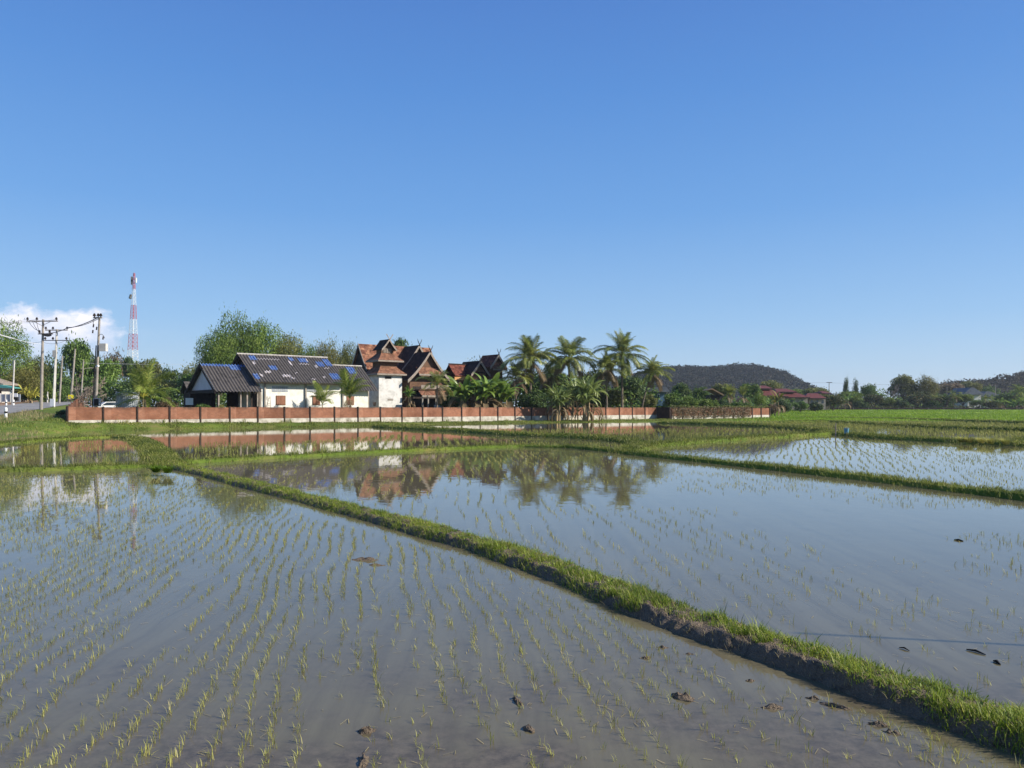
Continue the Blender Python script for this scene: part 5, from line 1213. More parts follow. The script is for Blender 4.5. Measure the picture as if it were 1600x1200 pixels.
# ------------------------------------------------------------------ trees on the left
T = tree; BE = 'trees behind the road and the white house'
T('bamboo_clump', 'big feathery bamboo clump cut by the frame edge, above the awning house', 'bamboo', 'billow', 2, 494, 92, 145, 'leaf_bamboo', BE)
T('bamboo_clump', 'dark bamboo clump leaning behind the wide wooden crossarm pole', 'bamboo', 'billow', 42, 548, 70, 165, 'leaf_olive', BE)
T('bamboo_clump', 'low golden green bamboo clump behind the slender pole', 'bamboo', 'bamboo', 34, 568, 62, 143, 'leaf_gold', BE)
T('broad_tree', 'dark round tree directly behind the wide wooden crossarm pole', 'tree', 'dense', 74, 545, 62, 180, 'leaf_dark', BE)
T('broad_tree', 'leafy tree whose top rises above the pole by the yellow sign', 'tree', 'broad', 120, 519, 48, 168, 'leaf', BE)
T('broad_tree', 'dark tree between the leafy high tree and the box carrying pole', 'tree', 'dense', 142, 533, 44, 175, 'leaf_dark', BE)
T('broad_tree', 'mid green tree right behind the box carrying pole', 'tree', 'broad', 166, 552, 46, 172, 'leaf', BE)
T('dry_tree', 'brownish half bare tree just right of the box carrying pole', 'tree', 'loose', 178, 541, 40, 185, 'leaf_brown', BE)
T('broad_tree', 'green tree standing at the foot of the lattice mast', 'tree', 'broad', 204, 551, 30, 230, 'leaf_dark', BE)
T('broad_tree', 'low tree behind the short coconut palm, right of the mast', 'tree', 'broad', 232, 560, 44, 200, 'leaf_olive', BE)
T('broad_tree', 'tree with flat dark top between the mast and the carport', 'tree', 'dense', 262, 560, 44, 210, 'leaf_dark', BE)
T('broad_tree', 'pale green tree above the small dark shed', 'tree', 'loose', 295, 562, 46, 190, 'leaf_olive', BE)
T('broad_tree', 'round tree low behind the ridge of the carport', 'tree', 'broad', 300, 578, 60, 170, 'leaf', BE)
T('broad_tree', 'dark thicket tree behind the metal screen', 'tree', 'dense', 208, 578, 70, 150, 'leaf_dark', BE, zbase=1.2)
T('broad_tree', 'olive thicket tree behind the short coconut palm', 'tree', 'dense', 258, 585, 64, 150, 'leaf_olive', BE, zbase=1.2)
T('broad_tree', 'bushy green tree behind the pale concrete pole', 'tree', 'dense', 100, 573, 60, 158, 'leaf_dark', BE)
T('broad_tree', 'small bright green tree between the two thick poles', 'tree', 'bush', 76, 590, 26, 142, 'leaf_light', BE)
T('broad_tree', 'dark green tree beside the yellow sign', 'tree', 'dense', 103, 597, 30, 145, 'leaf', BE)
T('broad_tree', 'shaded thicket at the back of the red dirt verge', 'tree', 'dense', 58, 585, 60, 160, 'leaf_dark', BE)
T('broad_tree', 'dense thicket behind the bare grey tree', 'tree', 'dense', 150, 575, 60, 160, 'leaf', BE)
T('broad_tree', 'dark hedge like tree behind the awning house', 'tree', 'dense', -20, 560, 80, 165, 'leaf_dark', BE)
T('bare_tree', 'bare grey tree with many thin branches just behind the brick wall end', 'tree', 'bare', 142, 572, 60, 92, 'twig', BE, bark='twig', zbase=1.25)
T('bare_tree', 'leaning bare grey tree beside the dark cabinet', 'tree', 'bare', 132, 588, 34, 97, 'twig', BE, bark='twig', zbase=1.25)
clump('croton_bush', 'shrub with bright yellow leaves at the road edge', 'shrub', 'strap', 46, 134, 600, 34, 5, 'yellow_leaf', 8, dry=0, seed=4)
T('shrub', 'dark round shrub under the bright yellow leaved one', 'shrub', 'bush', 50, 611, 34, 136, 'leaf_dark')
clump('agave', 'spiky pale yellow rosette plant at the foot of the short coconut palm', 'plant', 'strap', 224, 82.5, 612, 17, 1, 'yellow_leaf', 26, dry=3, seed=9)
T('dry_shrub', 'brown dry shrub between the short coconut palm and the carport', 'shrub', 'bush', 259, 617, 38, 90, 'leaf_brown', zbase=1.2)
T('shrub', 'low green shrub at the corner of the carport', 'shrub', 'bush', 318, 628, 26, 86, 'leaf', zbase=1.1)
T('shrub', 'small weedy shrub before the carport posts', 'shrub', 'bush', 345, 630, 20, 87, 'leaf_olive', zbase=1.1)
T('shrub', 'small dark shrub in the wall shadow beside the road bank', 'shrub', 'bush', 95, 640, 16, 78, 'leaf_dark')
# big bamboo behind the white house
BB = 'tall bamboo behind the white house'
for px, yt, wp, Y, lf, lb in ((343, 508, 78, 150, 'leaf_bamboo', 'bamboo clump above the carport, its thin tips reaching left'), (372, 479, 84, 155, 'leaf_bamboo', 'tallest bamboo clump above the left end of the house roof'),
                              (412, 488, 84, 158, 'leaf_bamboo', 'broad bamboo clump over the middle of the patched roof'), (448, 514, 76, 160, 'leaf_olive', 'rounded olive bamboo clump sloping down over the roof'),
                              (478, 534, 56, 156, 'leaf_bamboo', 'lower bamboo clump over the right end of the patched roof'), (330, 540, 60, 165, 'leaf_olive', 'small bamboo clump low behind the carport roof')):
    T('bamboo_clump', lb, 'bamboo', 'billow', px, yt, wp, Y, lf, BB, zbase=1.2)
T('bamboo_clump', 'wispy thin bamboo with bare tips between the big clumps and the temple roof', 'bamboo', 'plume', 526, 508, 62, 165, 'leaf_olive', BB, zbase=1.2)
T('bamboo_clump', 'yellowish bamboo clump left of the wispy tips', 'bamboo', 'billow', 506, 529, 60, 160, 'leaf_gold', BB, zbase=1.2)
T('bamboo_clump', 'olive bamboo clump against the orange roof end', 'bamboo', 'billow', 548, 530, 50, 168, 'leaf_olive', BB, zbase=1.2)
T('broad_tree', 'dark tree top showing behind the left of the white tower roof', 'tree', 'broad', 594, 527, 40, 160, 'leaf_dark', BE, zbase=1.2)
T('broad_tree', 'green tree top showing right behind the white tower gable', 'tree', 'broad', 620, 520, 40, 158, 'leaf', BE, zbase=1.2)
T('broad_tree', 'thin tree top just above the stepped gables', 'tree', 'loose', 642, 537, 30, 165, 'leaf', BE, zbase=1.2)
T('broad_tree', 'small feathery tree top above the dark red tiled house', 'tree', 'loose', 741, 556, 36, 170, 'leaf_olive', BE, zbase=1.2)

# ------------------------------------------------------------------ palms and banana plants
palm('short coconut palm with broad fronds near the ground beside the metal screen', 226, 562, 86, 84.5, 624, 'palm_young', 15, dry=0, young=True, upright=.25, zbase=1.2)
palm('young stemless palm in front of the white house wall between two shutters', 504, 597, 42, 96.6, 632, 'palm_young', 11, dry=0, young=True, upright=.5, zbase=1.2)
palm('young coconut palm with upright fronds at the right end of the white house', 547, 578, 62, 98.6, 623, 'palm_young', 16, dry=1, young=True, upright=.45, zbase=1.2)
palm('medium coconut palm before the timber hall balcony', 683, 563, 74, 108, 602, 'palm', 20, dry=3, upright=.15, zbase=1.2)
palm('tall coconut palm closest to the gabled pavilion', 829, 515, 104, 128, 563, 'palm', 44, dry=6, zbase=1.2)
palm('tall coconut palm second from the pavilion, above the strap leaved clumps', 889, 514, 100, 131, 560, 'palm', 42, dry=5, zbase=1.2)
palm('tallest coconut palm, in the close pair', 972, 512, 100, 134, 555, 'palm', 42, dry=4, zbase=1.2)
palm('dark coconut palm lower in the close pair', 948, 538, 82, 131, 578, 'palm', 38, dry=8, zbase=1.2)
palm('slim leaning coconut palm at the end of the row, nearest the blue house', 1019, 546, 72, 136, 584, 'palm', 34, dry=5, base_px=1003, zbase=1.2)
palm('low coconut palm in the shade under the palm closest to the pavilion', 806, 563, 74, 126, 592, 'palm', 28, dry=5, zbase=1.2)
palm('small palm crown between the two tall palms, above the dark gap', 862, 556, 66, 138, 588, 'palm', 28, dry=6, zbase=1.2)
BN = 'banana plants along the wall'
for px, Y, yt, wp, st, lb in ((724, 113, 592, 44, 3, 'banana plants with broad leaves closest to the timber hall'), (757, 114, 583, 56, 4, 'lush tall banana plants in the middle of the wall'),
                              (783, 115, 594, 44, 3, 'ragged banana plants under the gabled pavilion'), (640, 107, 605, 18, 1, 'single narrow banana plant before the hall posts')):
    clump('banana_plant', lb, 'banana plant', 'banana', px, Y, yt, wp, st+2, 'banana', 10, BN, 1.1, int(px))
SP = 'strap leaved plants in front of the wall'
for px, Y, yt, wp, lb in ((872, 113.5, 598, 44, 'spiky strap leaved plant leaning in front of the brick wall'), (912, 115.5, 583, 56, 'taller spiky strap leaved plant growing from the foot of the wall')):
    clump('dracaena', lb, 'plant', 'strap', px, Y, yt, wp, 3, 'strap', 34, SP, .3, int(px), 6)
clump('dracaena', 'strap leaved plant rising behind the two before the wall', 'plant', 'strap', 893, 118.5, 588, 46, 2, 'strap', 24, SP, 1.1, 77, 7)
BD = 'dark trees among the palms'
for px, yt, wp, Y, kd, lf, lb in ((795, 590, 44, 128, 'dense', 'leaf_dark', 'dark tree in the gap beside the gabled pavilion'), (838, 566, 74, 145, 'dense', 'leaf_dark', 'dark tree behind the tall palm closest to the pavilion'),
                                  (872, 570, 64, 150, 'dense', 'leaf_red', 'reddish dark tree under the second tall palm'), (925, 566, 64, 150, 'dense', 'leaf_red', 'russet tree filling the gap left of the close pair of palms'),
                                  (985, 574, 58, 152, 'dense', 'leaf_dark', 'dark tree behind the close pair of palms'), (905, 596, 60, 140, 'bush', 'leaf_dark', 'dark bush behind the spiky plants'),
                                  (952, 603, 50, 140, 'bush', 'leaf_olive', 'olive bush at the foot of the close pair of palms'), (835, 604, 50, 125, 'bush', 'leaf_dark', 'dark bush at the foot of the tall palm closest to the pavilion'),
                                  (1012, 612, 30, 147, 'bush', 'leaf_olive', 'small bush before the blue house'), (703, 606, 40, 118, 'bush', 'leaf_dark', 'dark bush under the red tiled roof')):
    T('broad_tree' if kd == 'dense' else 'shrub', lb, 'tree' if kd == 'dense' else 'shrub', kd, px, yt, wp, Y, lf, BD, zbase=1.2)

# ------------------------------------------------------------------ blue house, sheds and red roofs in the middle distance
blh = thing('blue_house', (AT(1010, 628, 158)[0], 158, 1.2), 'low blue house with pale grey roof behind the end palm', 'house')
bxp('wall', 'blue_paint', blh, 984, 1040, 611.5, 634, 158, 164)
prism('roof', 'grey_roof', blh, [(979, 611.5), (985, 604), (1041, 605), (1047, 611.5), (1047, 612.5), (979, 612.5)], 156.6, 165.5)
for a, b in ((991, 996), (1011.5, 1015.5), (1027, 1031)):
    wnd = bxp('window', 'white', blh, a, b, 615.5, 623.5, 157.9, 157.995); bxp('pane', 'glass', wnd, a+.9, b-.9, 616.6, 622.6, 157.87, 157.898)
sh2 = thing('tin_hut', (AT(1118, 630, 172)[0], 172, 1.2), 'small hut with a tilted pinkish roof half hidden by dark palms', 'hut')
prism('roof', 'dirt', sh2, [(1107, 609.6), (1113, 606.5), (1132, 617), (1131, 618.4), (1113, 608.6)], 171, 177); bxp('wall', 'dark', sh2, 1110, 1129, 617, 634, 172, 176)
RH = 'maroon roofed houses beyond the wall'
def maroon(label, walls, roofs, Y, D, wallm='concrete_old'):
    o = thing('maroon_roof_house', (AT(walls[0], 636, Y)[0], Y, float(height(AT(walls[0], 636, Y)[0], Y))), label, 'house', RH)
    bxp('wall', wallm, o, walls[0], walls[1], walls[2], 640, Y, Y+D)
    for k, r in enumerate(roofs):                      # hipped roof: eaves x0..x1 at ye, ridge xr0..xr1 at yr
        x0, x1, ye, xr0, xr1, yr, dy = r; Y0 = Y-1.2+dy; Y1 = Y0+D+2.4; ym = (Y0+Y1)/2; mb = MB()
        a, b = AT(x0, ye, Y0), AT(x1, ye, Y0); c, d_ = np.array([b[0], Y1, b[2]]), np.array([a[0], Y1, a[2]])
        p, q = AT(xr0, yr, Y0), AT(xr1, yr, Y0); p[1] = q[1] = ym
        L = np.linalg.norm(b-a)
        mb.face([a, b, q, p]); mb.face([b, c, q]); mb.face([c, d_, p, q]); mb.face([d_, a, p]); mb.face([d_, c, b, a]); mb.build('roof', M['maroon'], o)
        e = MB(); e.hexa([a+[0, -.05, -.35], b+[0, -.05, -.35], b+[0, .15, -.35], a+[0, .15, -.35]], [a+[0, -.05, -.02], b+[0, -.05, -.02], b+[0, .15, -.02], a+[0, .15, -.02]]); e.build('fascia', M['dark'], o)
    for k in range(3):
        x = walls[0]+(walls[1]-walls[0])*(k+.5)/3; bxp('window', 'glass', o, x-1.6, x+1.6, walls[2]+4, walls[2]+9, Y-.06, Y-.004)
    return o
maroon('large maroon roofed house with a tall gable beside the vine covered wall', (1186, 1226, 619), [(1184, 1232, 619, 1192, 1212, 607, 0), (1183, 1208, 606.8, 1186, 1205, 601.5, 4)], 235, 9)
maroon('wide maroon roofed house with a raised upper roof', (1212, 1262, 620), [(1206, 1266, 620.5, 1220, 1252, 612, 0), (1214, 1246, 612, 1219, 1239, 606.5, 3)], 245, 9)
maroon('small maroon roofed house at the end of the group', (1264, 1290, 621), [(1258, 1292, 622, 1271, 1287, 614, 0)], 250, 8)
maroon('maroon roof showing just over a dark mango tree', (1284, 1296, 622), [(1286, 1300, 614.5, 1289, 1297, 610.5, 0)], 265, 8)
gr = thing('grey_roof_house', (AT(1524, 630, 330)[0], 330, float(height(250, 330))), 'white house with a grey tiled roof among the far trees', 'house')
bxp('wall', 'white_wall', gr, 1512, 1533, 616, 638, 330, 340)
prism('roof', 'grey_roof', gr, [(1506, 616), (1517, 605.5), (1522, 605.5), (1537, 615), (1537, 616.5), (1506, 617)], 328.5, 341)
bxp('window', 'glass', gr, 1517, 1521, 619, 624, 329.9, 329.99)
gr2 = thing('grey_roof_house', (AT(1556, 630, 345)[0], 345, float(height(270, 345))), 'second grey roof, lower and half hidden by a dark tree', 'house')
prism('roof', 'grey_roof', gr2, [(1534, 619), (1541, 611.5), (1546, 611.5), (1566, 618), (1566, 620), (1534, 620)], 344, 354); bxp('wall', 'white_wall', gr2, 1541, 1563, 620, 638, 345, 352)
# low dark wall along the far edge of the fields
lw = thing('low_wall', (AT(1400, 640, 303)[0], 303, float(height(150, 303))), 'long low dark wall between the green rice field and the far trees', 'wall')
a, b = AT(1216, 640, 303), AT(1780, 640, 303)
for k in range(24):
    x0, x1 = a[0]+(b[0]-a[0])*k/24, a[0]+(b[0]-a[0])*(k+1)/24; mb = MB(); mb.box(((x0+x1)/2, 303, 1.45), ((x1-x0)/2-.06, .15, .55)); mb.build('panel', M['dark' if k % 3 else 'post_dark'], lw)
    mb = MB(); mb.box((x1, 303, 1.5), (.055, .2, .68)); mb.build('post', M['concrete_old'], lw)

# ------------------------------------------------------------------ shrubs and trees beyond the wall and across the fields
SH = 'shrubs and trees beyond the long wall'
for px, yt, wp, Y, kd, lf, nm, cat, lb in (
    (1064, 597, 40, 175, 'broad', 'leaf_dark', 'broad_tree', 'tree', 'round dark tree right of the blue house'),
    (1095, 601, 34, 185, 'broad', 'leaf', 'broad_tree', 'tree', 'green tree behind the tilted hut roof'),
    (1130, 594, 40, 200, 'broad', 'leaf_olive', 'broad_tree', 'tree', 'pale tree above the tilted hut roof'),
    (1172, 596, 40, 210, 'broad', 'leaf', 'broad_tree', 'tree', 'tree behind the pair of dark palms'),
    (1205, 593, 46, 270, 'broad', 'leaf_olive', 'broad_tree', 'tree', 'wide pale tree above the tall maroon gable'),
    (1048, 609, 30, 150, 'bush', 'leaf', 'shrub', 'shrub', 'leafy shrub against the corner of the blue house'),
    (1075, 617, 44, 146, 'bush', 'leaf_light', 'shrub', 'shrub', 'bright tall weeds above the dark wall corner'),
    (1104, 619, 40, 150, 'bush', 'leaf_light', 'shrub', 'shrub', 'light green weeds before the tilted hut'),
    (1128, 621, 30, 150, 'bush', 'leaf_dark', 'shrub', 'shrub', 'dark shrub under the first dark palm'),
    (1157, 624, 40, 152, 'bush', 'leaf', 'shrub', 'shrub', 'mid green shrub under the second dark palm'),
    (1188, 612, 30, 158, 'loose', 'leaf_light', 'shrub', 'shrub', 'climbing light green plant before the tall maroon gable'),
    (1222, 622, 26, 205, 'bush', 'leaf_dark', 'shrub', 'shrub', 'dark round shrub before the wide maroon roof'),
    (1250, 624, 26, 215, 'bush', 'leaf', 'shrub', 'shrub', 'green round shrub before the wide maroon roof'),
    (1274, 626, 24, 225, 'bush', 'leaf_dark', 'shrub', 'shrub', 'low dark shrub before the small maroon roof'),
    (1302, 611, 36, 262, 'dense', 'leaf_red', 'mango_tree', 'tree', 'dark mango tree with reddish flush at the end of the maroon roofs'),
    (1205, 628, 18, 158, 'bush', 'leaf_brown', 'shrub', 'shrub', 'dry brown shrub at the end of the creeper wall'),
    ): T(nm, lb, cat, kd, px, yt, wp, Y, lf, SH)
clump('banana_plant', 'yellowed banana plant at the end of the creeper covered wall', 'banana plant', 'banana', 1214, 168, 612, 24, 3, 'leaf_gold', 7, None, None, 5)
palm('dark low palm over the creeper covered wall, beside the tilted hut roof', 1138, 594, 40, 158, 616, 'palm', 18, dry=3, upright=.2)
palm('upright low palm over the creeper covered wall, nearer the maroon gable', 1161, 594, 42, 157, 620, 'palm', 16, dry=4, upright=.45)
FT = 'trees along the far edge of the rice fields'
for px, yt, wp, Y, kd, lf, nm, lb in (
    (1275, 602, 50, 330, 'broad', 'leaf_olive', 'broad_tree', 'wide pale green tree behind the small maroon roof'),
    (1240, 604, 46, 340, 'broad', 'leaf_light', 'broad_tree', 'pale green tree behind the raised maroon roof'),
    (1322, 586.5, 14, 330, 'column', 'leaf_dark', 'column_tree', 'narrow dark tree, taller of the pair past the maroon roofs'),
    (1337, 589.5, 15, 328, 'column', 'leaf_dark', 'column_tree', 'narrow dark tree, shorter of the pair past the maroon roofs'),
    (1357, 592, 27, 325, 'dense', 'leaf', 'broad_tree', 'compact dark round tree right of the narrow pair'),
    (1330, 609, 42, 310, 'broad', 'leaf_light', 'broad_tree', 'bushy mid green tree below the narrow pair'),
    (1364, 611, 38, 308, 'dense', 'leaf_red', 'mango_tree', 'dark mango tree with rust coloured top below the compact round tree'),
    (1390, 619, 30, 309, 'bush', 'leaf_light', 'shrub', 'bright green round bush beside the bare pale tree'),
    (1407, 622, 20, 307, 'bush', 'leaf_dark', 'shrub', 'small dark bush below the feathery grey green tree'),
    (1396, 590, 26, 322, 'bare', 'twig', 'bare_tree', 'bare pale tree before the feathery grey green one'),
    (1412, 584, 48, 326, 'broad', 'leaf_olive', 'broad_tree', 'big feathery grey green tree left of the golden bamboo'),
    (1450, 581, 36, 320, 'billow', 'leaf_gold', 'bamboo_clump', 'golden tipped bamboo clump standing tallest over the far trees'),
    (1434, 608, 44, 310, 'dense', 'leaf_red', 'mango_tree', 'broad mango tree with brownish crown under the golden bamboo'),
    (1476, 611, 38, 312, 'dense', 'leaf_dark', 'mango_tree', 'dark mango tree right of the golden bamboo'),
    (1505, 613, 32, 311, 'broad', 'leaf_light', 'broad_tree', 'light green tree left of the white house with grey roof'),
    (1528, 621, 30, 310, 'dense', 'leaf', 'broad_tree', 'round tree below the white house with grey roof'),
    (1546, 598, 30, 350, 'dense', 'leaf', 'broad_tree', 'dark tree rising behind the two grey roofs'),
    (1568, 610, 34, 312, 'dense', 'leaf', 'broad_tree', 'dark tree before the lower grey roof'),
    (1486, 594, 40, 380, 'broad', 'leaf_brown', 'broad_tree', 'brown dry tree behind the dark mango tree'),
    (1518, 592, 36, 390, 'broad', 'leaf_olive', 'broad_tree', 'olive tree above the grey roof of the white house'),
    (1530, 596, 22, 370, 'loose', 'leaf_gold', 'broad_tree', 'small yellowish tree beside the grey roof ridge'),
    (1588, 616, 30, 311, 'broad', 'leaf_light', 'broad_tree', 'green tree under the far tall palm'),
    (1612, 600, 40, 320, 'dense', 'leaf', 'broad_tree', 'dark tree cut by the edge of the view'),
    (1345, 622, 26, 306, 'bush', 'leaf_dark', 'shrub', 'low dark bush under the narrow pair'),
    (1455, 622, 26, 306, 'bush', 'leaf', 'shrub', 'low bush under the golden bamboo'),
    (1290, 620, 26, 300, 'bush', 'leaf', 'shrub', 'low green bush past the small maroon roof'),
    (1550, 624, 26, 306, 'bush', 'leaf_olive', 'shrub', 'low olive bush below the lower grey roof'),
    ): T(nm, lb, 'shrub' if nm == 'shrub' else 'bamboo' if kd == 'billow' else 'tree', kd, px, yt, wp, Y, lf, FT, bark='twig' if kd == 'bare' else 'bark')
palm('far small palm with bent dry frond below the golden bamboo', 1462, 611, 26, 305, 622, 'palm', 14, dry=2, group='far palms')
palm('far palm with rounded crown right of the dark mango tree', 1490, 608, 32, 306, 619, 'palm', 18, dry=2, group='far palms')
palm('far tall palm near the edge of the view', 1592, 593, 36, 309, 611, 'palm_young', 18, dry=1, group='far palms')
palm('far palm between the white house and the dark tree', 1541, 616, 26, 305, 624, 'palm', 15, dry=1, group='far palms')
FB = 'far banana plants at the field edge'
for px, yt, wp, lb in ((1320, 614, 20, 'far banana plant with pale leaves below the narrow pair of trees'), (1563, 622, 16, 'far banana plant with pale leaves before the dark tree'), (1588, 622, 18, 'far banana plants with pale stems under the tall palm'), (1603, 620, 18, 'far banana plant cut by the edge of the view')):
    clump('banana_plant', lb, 'banana plant', 'banana', px, 304.5, yt, wp, 3, 'banana', 7, FB, None, int(px), 2)
for px, yt, Y, lb in ((1295.5, 597, 295, 'far thin pole above the small maroon roof'), (1479.5, 602, 330, 'far pale pole right of the golden bamboo'), (1555.5, 600, 335, 'far pole before the dark tree behind the grey roofs')):
    o, p, q = pole(lb, px, 636, px, yt, Y, .17, .12, 'concrete_old', 'far power poles'); crossarm(o, Y, px-4.5, px+4.5, yt+.6, 'dark', t=.09)
wire('thin wire strung level in front of the wooded hill', [AT(1000, 594, 280), AT(1295, 598, 295), AT(1479.5, 602, 330)], .028, 'cable', sag=.3, group='far power lines')

# ------------------------------------------------------------------ post, bucket, seedling bundles, clods, floating sticks
p = G(1305.5, 678, .15); o = thing('wooden_post', (p[0], p[1], .05), 'thin dark wooden post standing on the bund beside the blue bucket', 'post')
mb = MB(); mb.tube([(p[0], p[1], -.1), (p[0]+.03, p[1], 1.0)], [.05, .04], 8); mb.build('shaft', M['grey_wood'], o)
p = G(1322.5, 677, .2); o = thing('bucket', (p[0], p[1], .2), 'faded blue plastic bucket standing on the grassy bund', 'bucket')
mb = MB(); mb.lathe((p[0], p[1], .18), [(.15, 0), (.19, .36), (.205, .37), (.205, .40), (.17, .40), (.14, .03)], 18); mb.build('body', M['blue_plastic'], o)
mb = MB(); th_ = np.linspace(0, math.pi, 12); mb.tube([(p[0]+.2*math.cos(a), p[1]-.05, .55+.10*math.sin(a)) for a in th_], .012, 5); mb.build('handle', M['grey_metal'], o)
SBG = 'seedling bundles on the bunds'
for k, (px, py, lb) in enumerate(((244, 737, 'yellow green bundle of seedlings at the tip of the grassy neck'), (262, 738, 'second yellow green bundle beside the start of the long bund'),
        (1503, 690.5, 'seedling bundle first in the far row'), (1514, 691, 'seedling bundle second in the far row'), (1533, 692, 'bright seedling bundle third in the far row'), (1547, 693, 'seedling bundle fourth in the far row'), (1571, 694, 'largest seedling bundle, last in the far row'))):
    p = G(px, py, .12); r_ = .16 if k < 2 else .26; n = 240; a = rng.uniform(0, 6.283, n); rr = r_*np.sqrt(rng.uniform(0, 1, n))*.6
    V, Tt = blades(np.stack([np.cos(a)*rr, np.sin(a)*rr, np.zeros(n)], -1), r_*1.5*rng.uniform(.7, 1.2, n), np.full(n, .02), rng.uniform(.3, 1.2, n), rng.uniform(0, .4, n), a)
    o = put('seedling_bundle', np_mesh('seedling_bundle', V, Tt), M['seedling'] if k > 1 else M['rice_far'], None, (p[0], p[1], .1)); tag(o, lb, 'seedling bundle', SBG)
def clod(px, py, rx, ry, h, seed, lab, rot=0.0):
    p = G(px, py); r2 = np.random.default_rng(seed); nu, nv = 28, 12; V = []
    for j in range(nv+1):
        for i in range(nu):
            t = 2*math.pi*i/nu; q = j/nv; r_ = (1-q**1.8)
            x = math.cos(t)*r_; y = math.sin(t)*r_
            nz_ = 1+.55*(float(vnoise2(np.array(x*3+seed*3.1), np.array(y*3+7), seed))-.5)+.35*(float(vnoise2(np.array(x*9+seed), np.array(y*9), seed+1))-.5)
            V.append((x*rx*nz_*1.45, y*ry*nz_*1.45, -.012+(h*.8+.012)*(.22*q**.4+.78*q**1.7)*(.45+1.1*float(vnoise2(np.array(x*4+seed*5.), np.array(y*4+2.), seed+2)))))
    V = np.array(V); c, s = math.cos(rot), math.sin(rot); V[:, :2] = V[:, :2]@np.array([[c, s], [-s, c]])
    i = np.arange(nv)[:, None]*nu+np.arange(nu)[None]; j = np.arange(nv)[:, None]*nu+(np.arange(nu)[None]+1) % nu
    o = put('mud_clod', np_mesh('mud_clod', V, np.stack([i, j, j+nu, i+nu], -1).reshape(-1, 4), True), M['mud'], None, (p[0], p[1], 0))
    tag(o, lab, 'mud clod', 'mud clods standing out of the near paddy')
for k, (px, py, rx, ry, h, rot, lb) in enumerate((
    (573, 1143, .045, .035, .045, .3, 'lone rounded mud clod near the bottom edge of the near paddy'), (1066, 1090, .075, .04, .055, -.7, 'largest dark mud clod, alone in open water below the muddy bund'),
    (808, 1096, .022, .085, .03, .3, 'long thin ridge of mud beside a seedling row, upper piece'), (826, 1140, .03, .05, .035, .5, 'short ridge of mud below the long thin one'),
    (1208, 1106, .065, .03, .03, -.2, 'flat mud clod between the largest clod and the bund'), (1270, 1092, .04, .022, .03, -.4, 'small dark clod closest to the muddy bund'), (1305, 1104, .10, .022, .03, -.7, 'narrow jagged clod beside the small dark one'),
    (1372, 1133, .06, .025, .03, -.3, 'jagged mud clod near the corner, upper of two'), (1394, 1145, .05, .022, .03, -.6, 'jagged mud clod near the corner, lower of two'),
    (570, 875, .16, .06, .05, -.2, 'far flat clod in the upper part of the near paddy'), (588, 883, .10, .04, .03, -.2, 'smaller flat clod just below the far one'), (1010, 1028, .06, .02, .018, .1, 'low wet clod barely above the water near the bund'),
    (1036, 1012, .05, .02, .018, -.2, 'thin wet clod nearest the start of the bare mud'), (1172, 1064, .035, .02, .02, .2, 'tiny reddish clod beside a leaning tuft'), (568, 1190, .03, .10, .03, .1, 'long low mud ridge at the bottom edge'),
    (1076, 1022, .05, .018, .018, .0, 'flat dark clod close under the bare mud bank'))): clod(px, py, rx, ry, h, 30+k, lb, rot)
def stick(px0, py0, px1, py1, r, lab):
    a, b = G(px0, py0), G(px1, py1); m = (a+b)/2+np.array([.01, .02]); mb = MB(); mb.tube([(*a, .008), (*m, .014), (*b, .006)], [r*.5, r, r*.4], 6)
    o = mb.build('floating_stick', M['black'], None, (*a, 0)); tag(o, lab, 'stick', 'dark sticks floating in the middle paddy')
stick(1510, 1016, 1540, 1024, .011, 'long dark stick floating on the middle paddy near the frame edge'); stick(1405, 1013, 1421, 1018, .008, 'thin dark stick floating left of the long one'); stick(1552, 1034, 1563, 1039, .013, 'short thick dark stick below the long one')
stick(1491, 844, 1505, 846, .018, 'dark stick floating alone in the upper middle paddy'); stick(1376, 742, 1386, 743, .025, 'dark stick floating near the far bund')
# unseen pole added to the right; it casts the middle paddy's dark line
o = thing('shadow_pole', (9.69, 6.13, 0), 'unseen pole added to cast the long shadow across the middle paddy', 'pole')
mb = MB(); mb.tube([(9.69, 6.13, -.4), (9.7, 6.14, 4.25)], [.024, .018], 8); mb.build('shaft', M['grey_wood'], o)

# ------------------------------------------------------------------ undergrowth closing the gaps below the crowns
def thicket(pts, hgt, n, leafm, label, sz, depth=6, seed=3):
    r2 = np.random.default_rng(seed); P = np.array([((p[0]-800)/F*p[1], p[1]) for p in pts]); t = r2.uniform(0, len(pts)-1, n); i = np.minimum(t.astype(int), len(pts)-2); f = (t-i)[:, None]
    B = P[i]*(1-f)+P[i+1]*f; B[:, 1] += r2.uniform(0, depth, n); top_ = hgt*(.45+.8*vnoise2(B[:, 0]/4.5, B[:, 1]/6, seed)); z = top_*r2.uniform(0, 1, n)**.7
    B[:, 0] += (vnoise2(z*.9+B[:, 0]*.3, B[:, 1], 9)-.5)*1.5
    C = np.stack([B[:, 0], B[:, 1], height(B[:, 0], B[:, 1])+z], -1)
    V, Q = leafquads(C, unit(r2.normal(size=(n, 3))+np.array([.2, -.5, .4])), sz, 1.7, r2, .4)
    stuff(put('undergrowth', np_mesh('undergrowth', V, Q), M[leafm]), label, 'undergrowth')
thicket([(20, 160), (90, 158), (140, 150), (200, 148), (260, 140), (300, 140), (350, 150)], 5.0, 9000, 'leaf_dark', 'dark undergrowth below the trees beside the road and behind the short palm', .26, 10, 3)
thicket([(640, 150), (720, 150), (800, 140), (900, 142), (1000, 150), (1060, 165)], 6.2, 15000, 'leaf', 'green undergrowth below the tall palms', .26, 10, 4)
thicket([(1050, 165), (1110, 170), (1180, 180), (1215, 215), (1260, 260), (1300, 262)], 4.2, 5000, 'leaf', 'green undergrowth around the maroon roofed houses', .28, 6, 5)
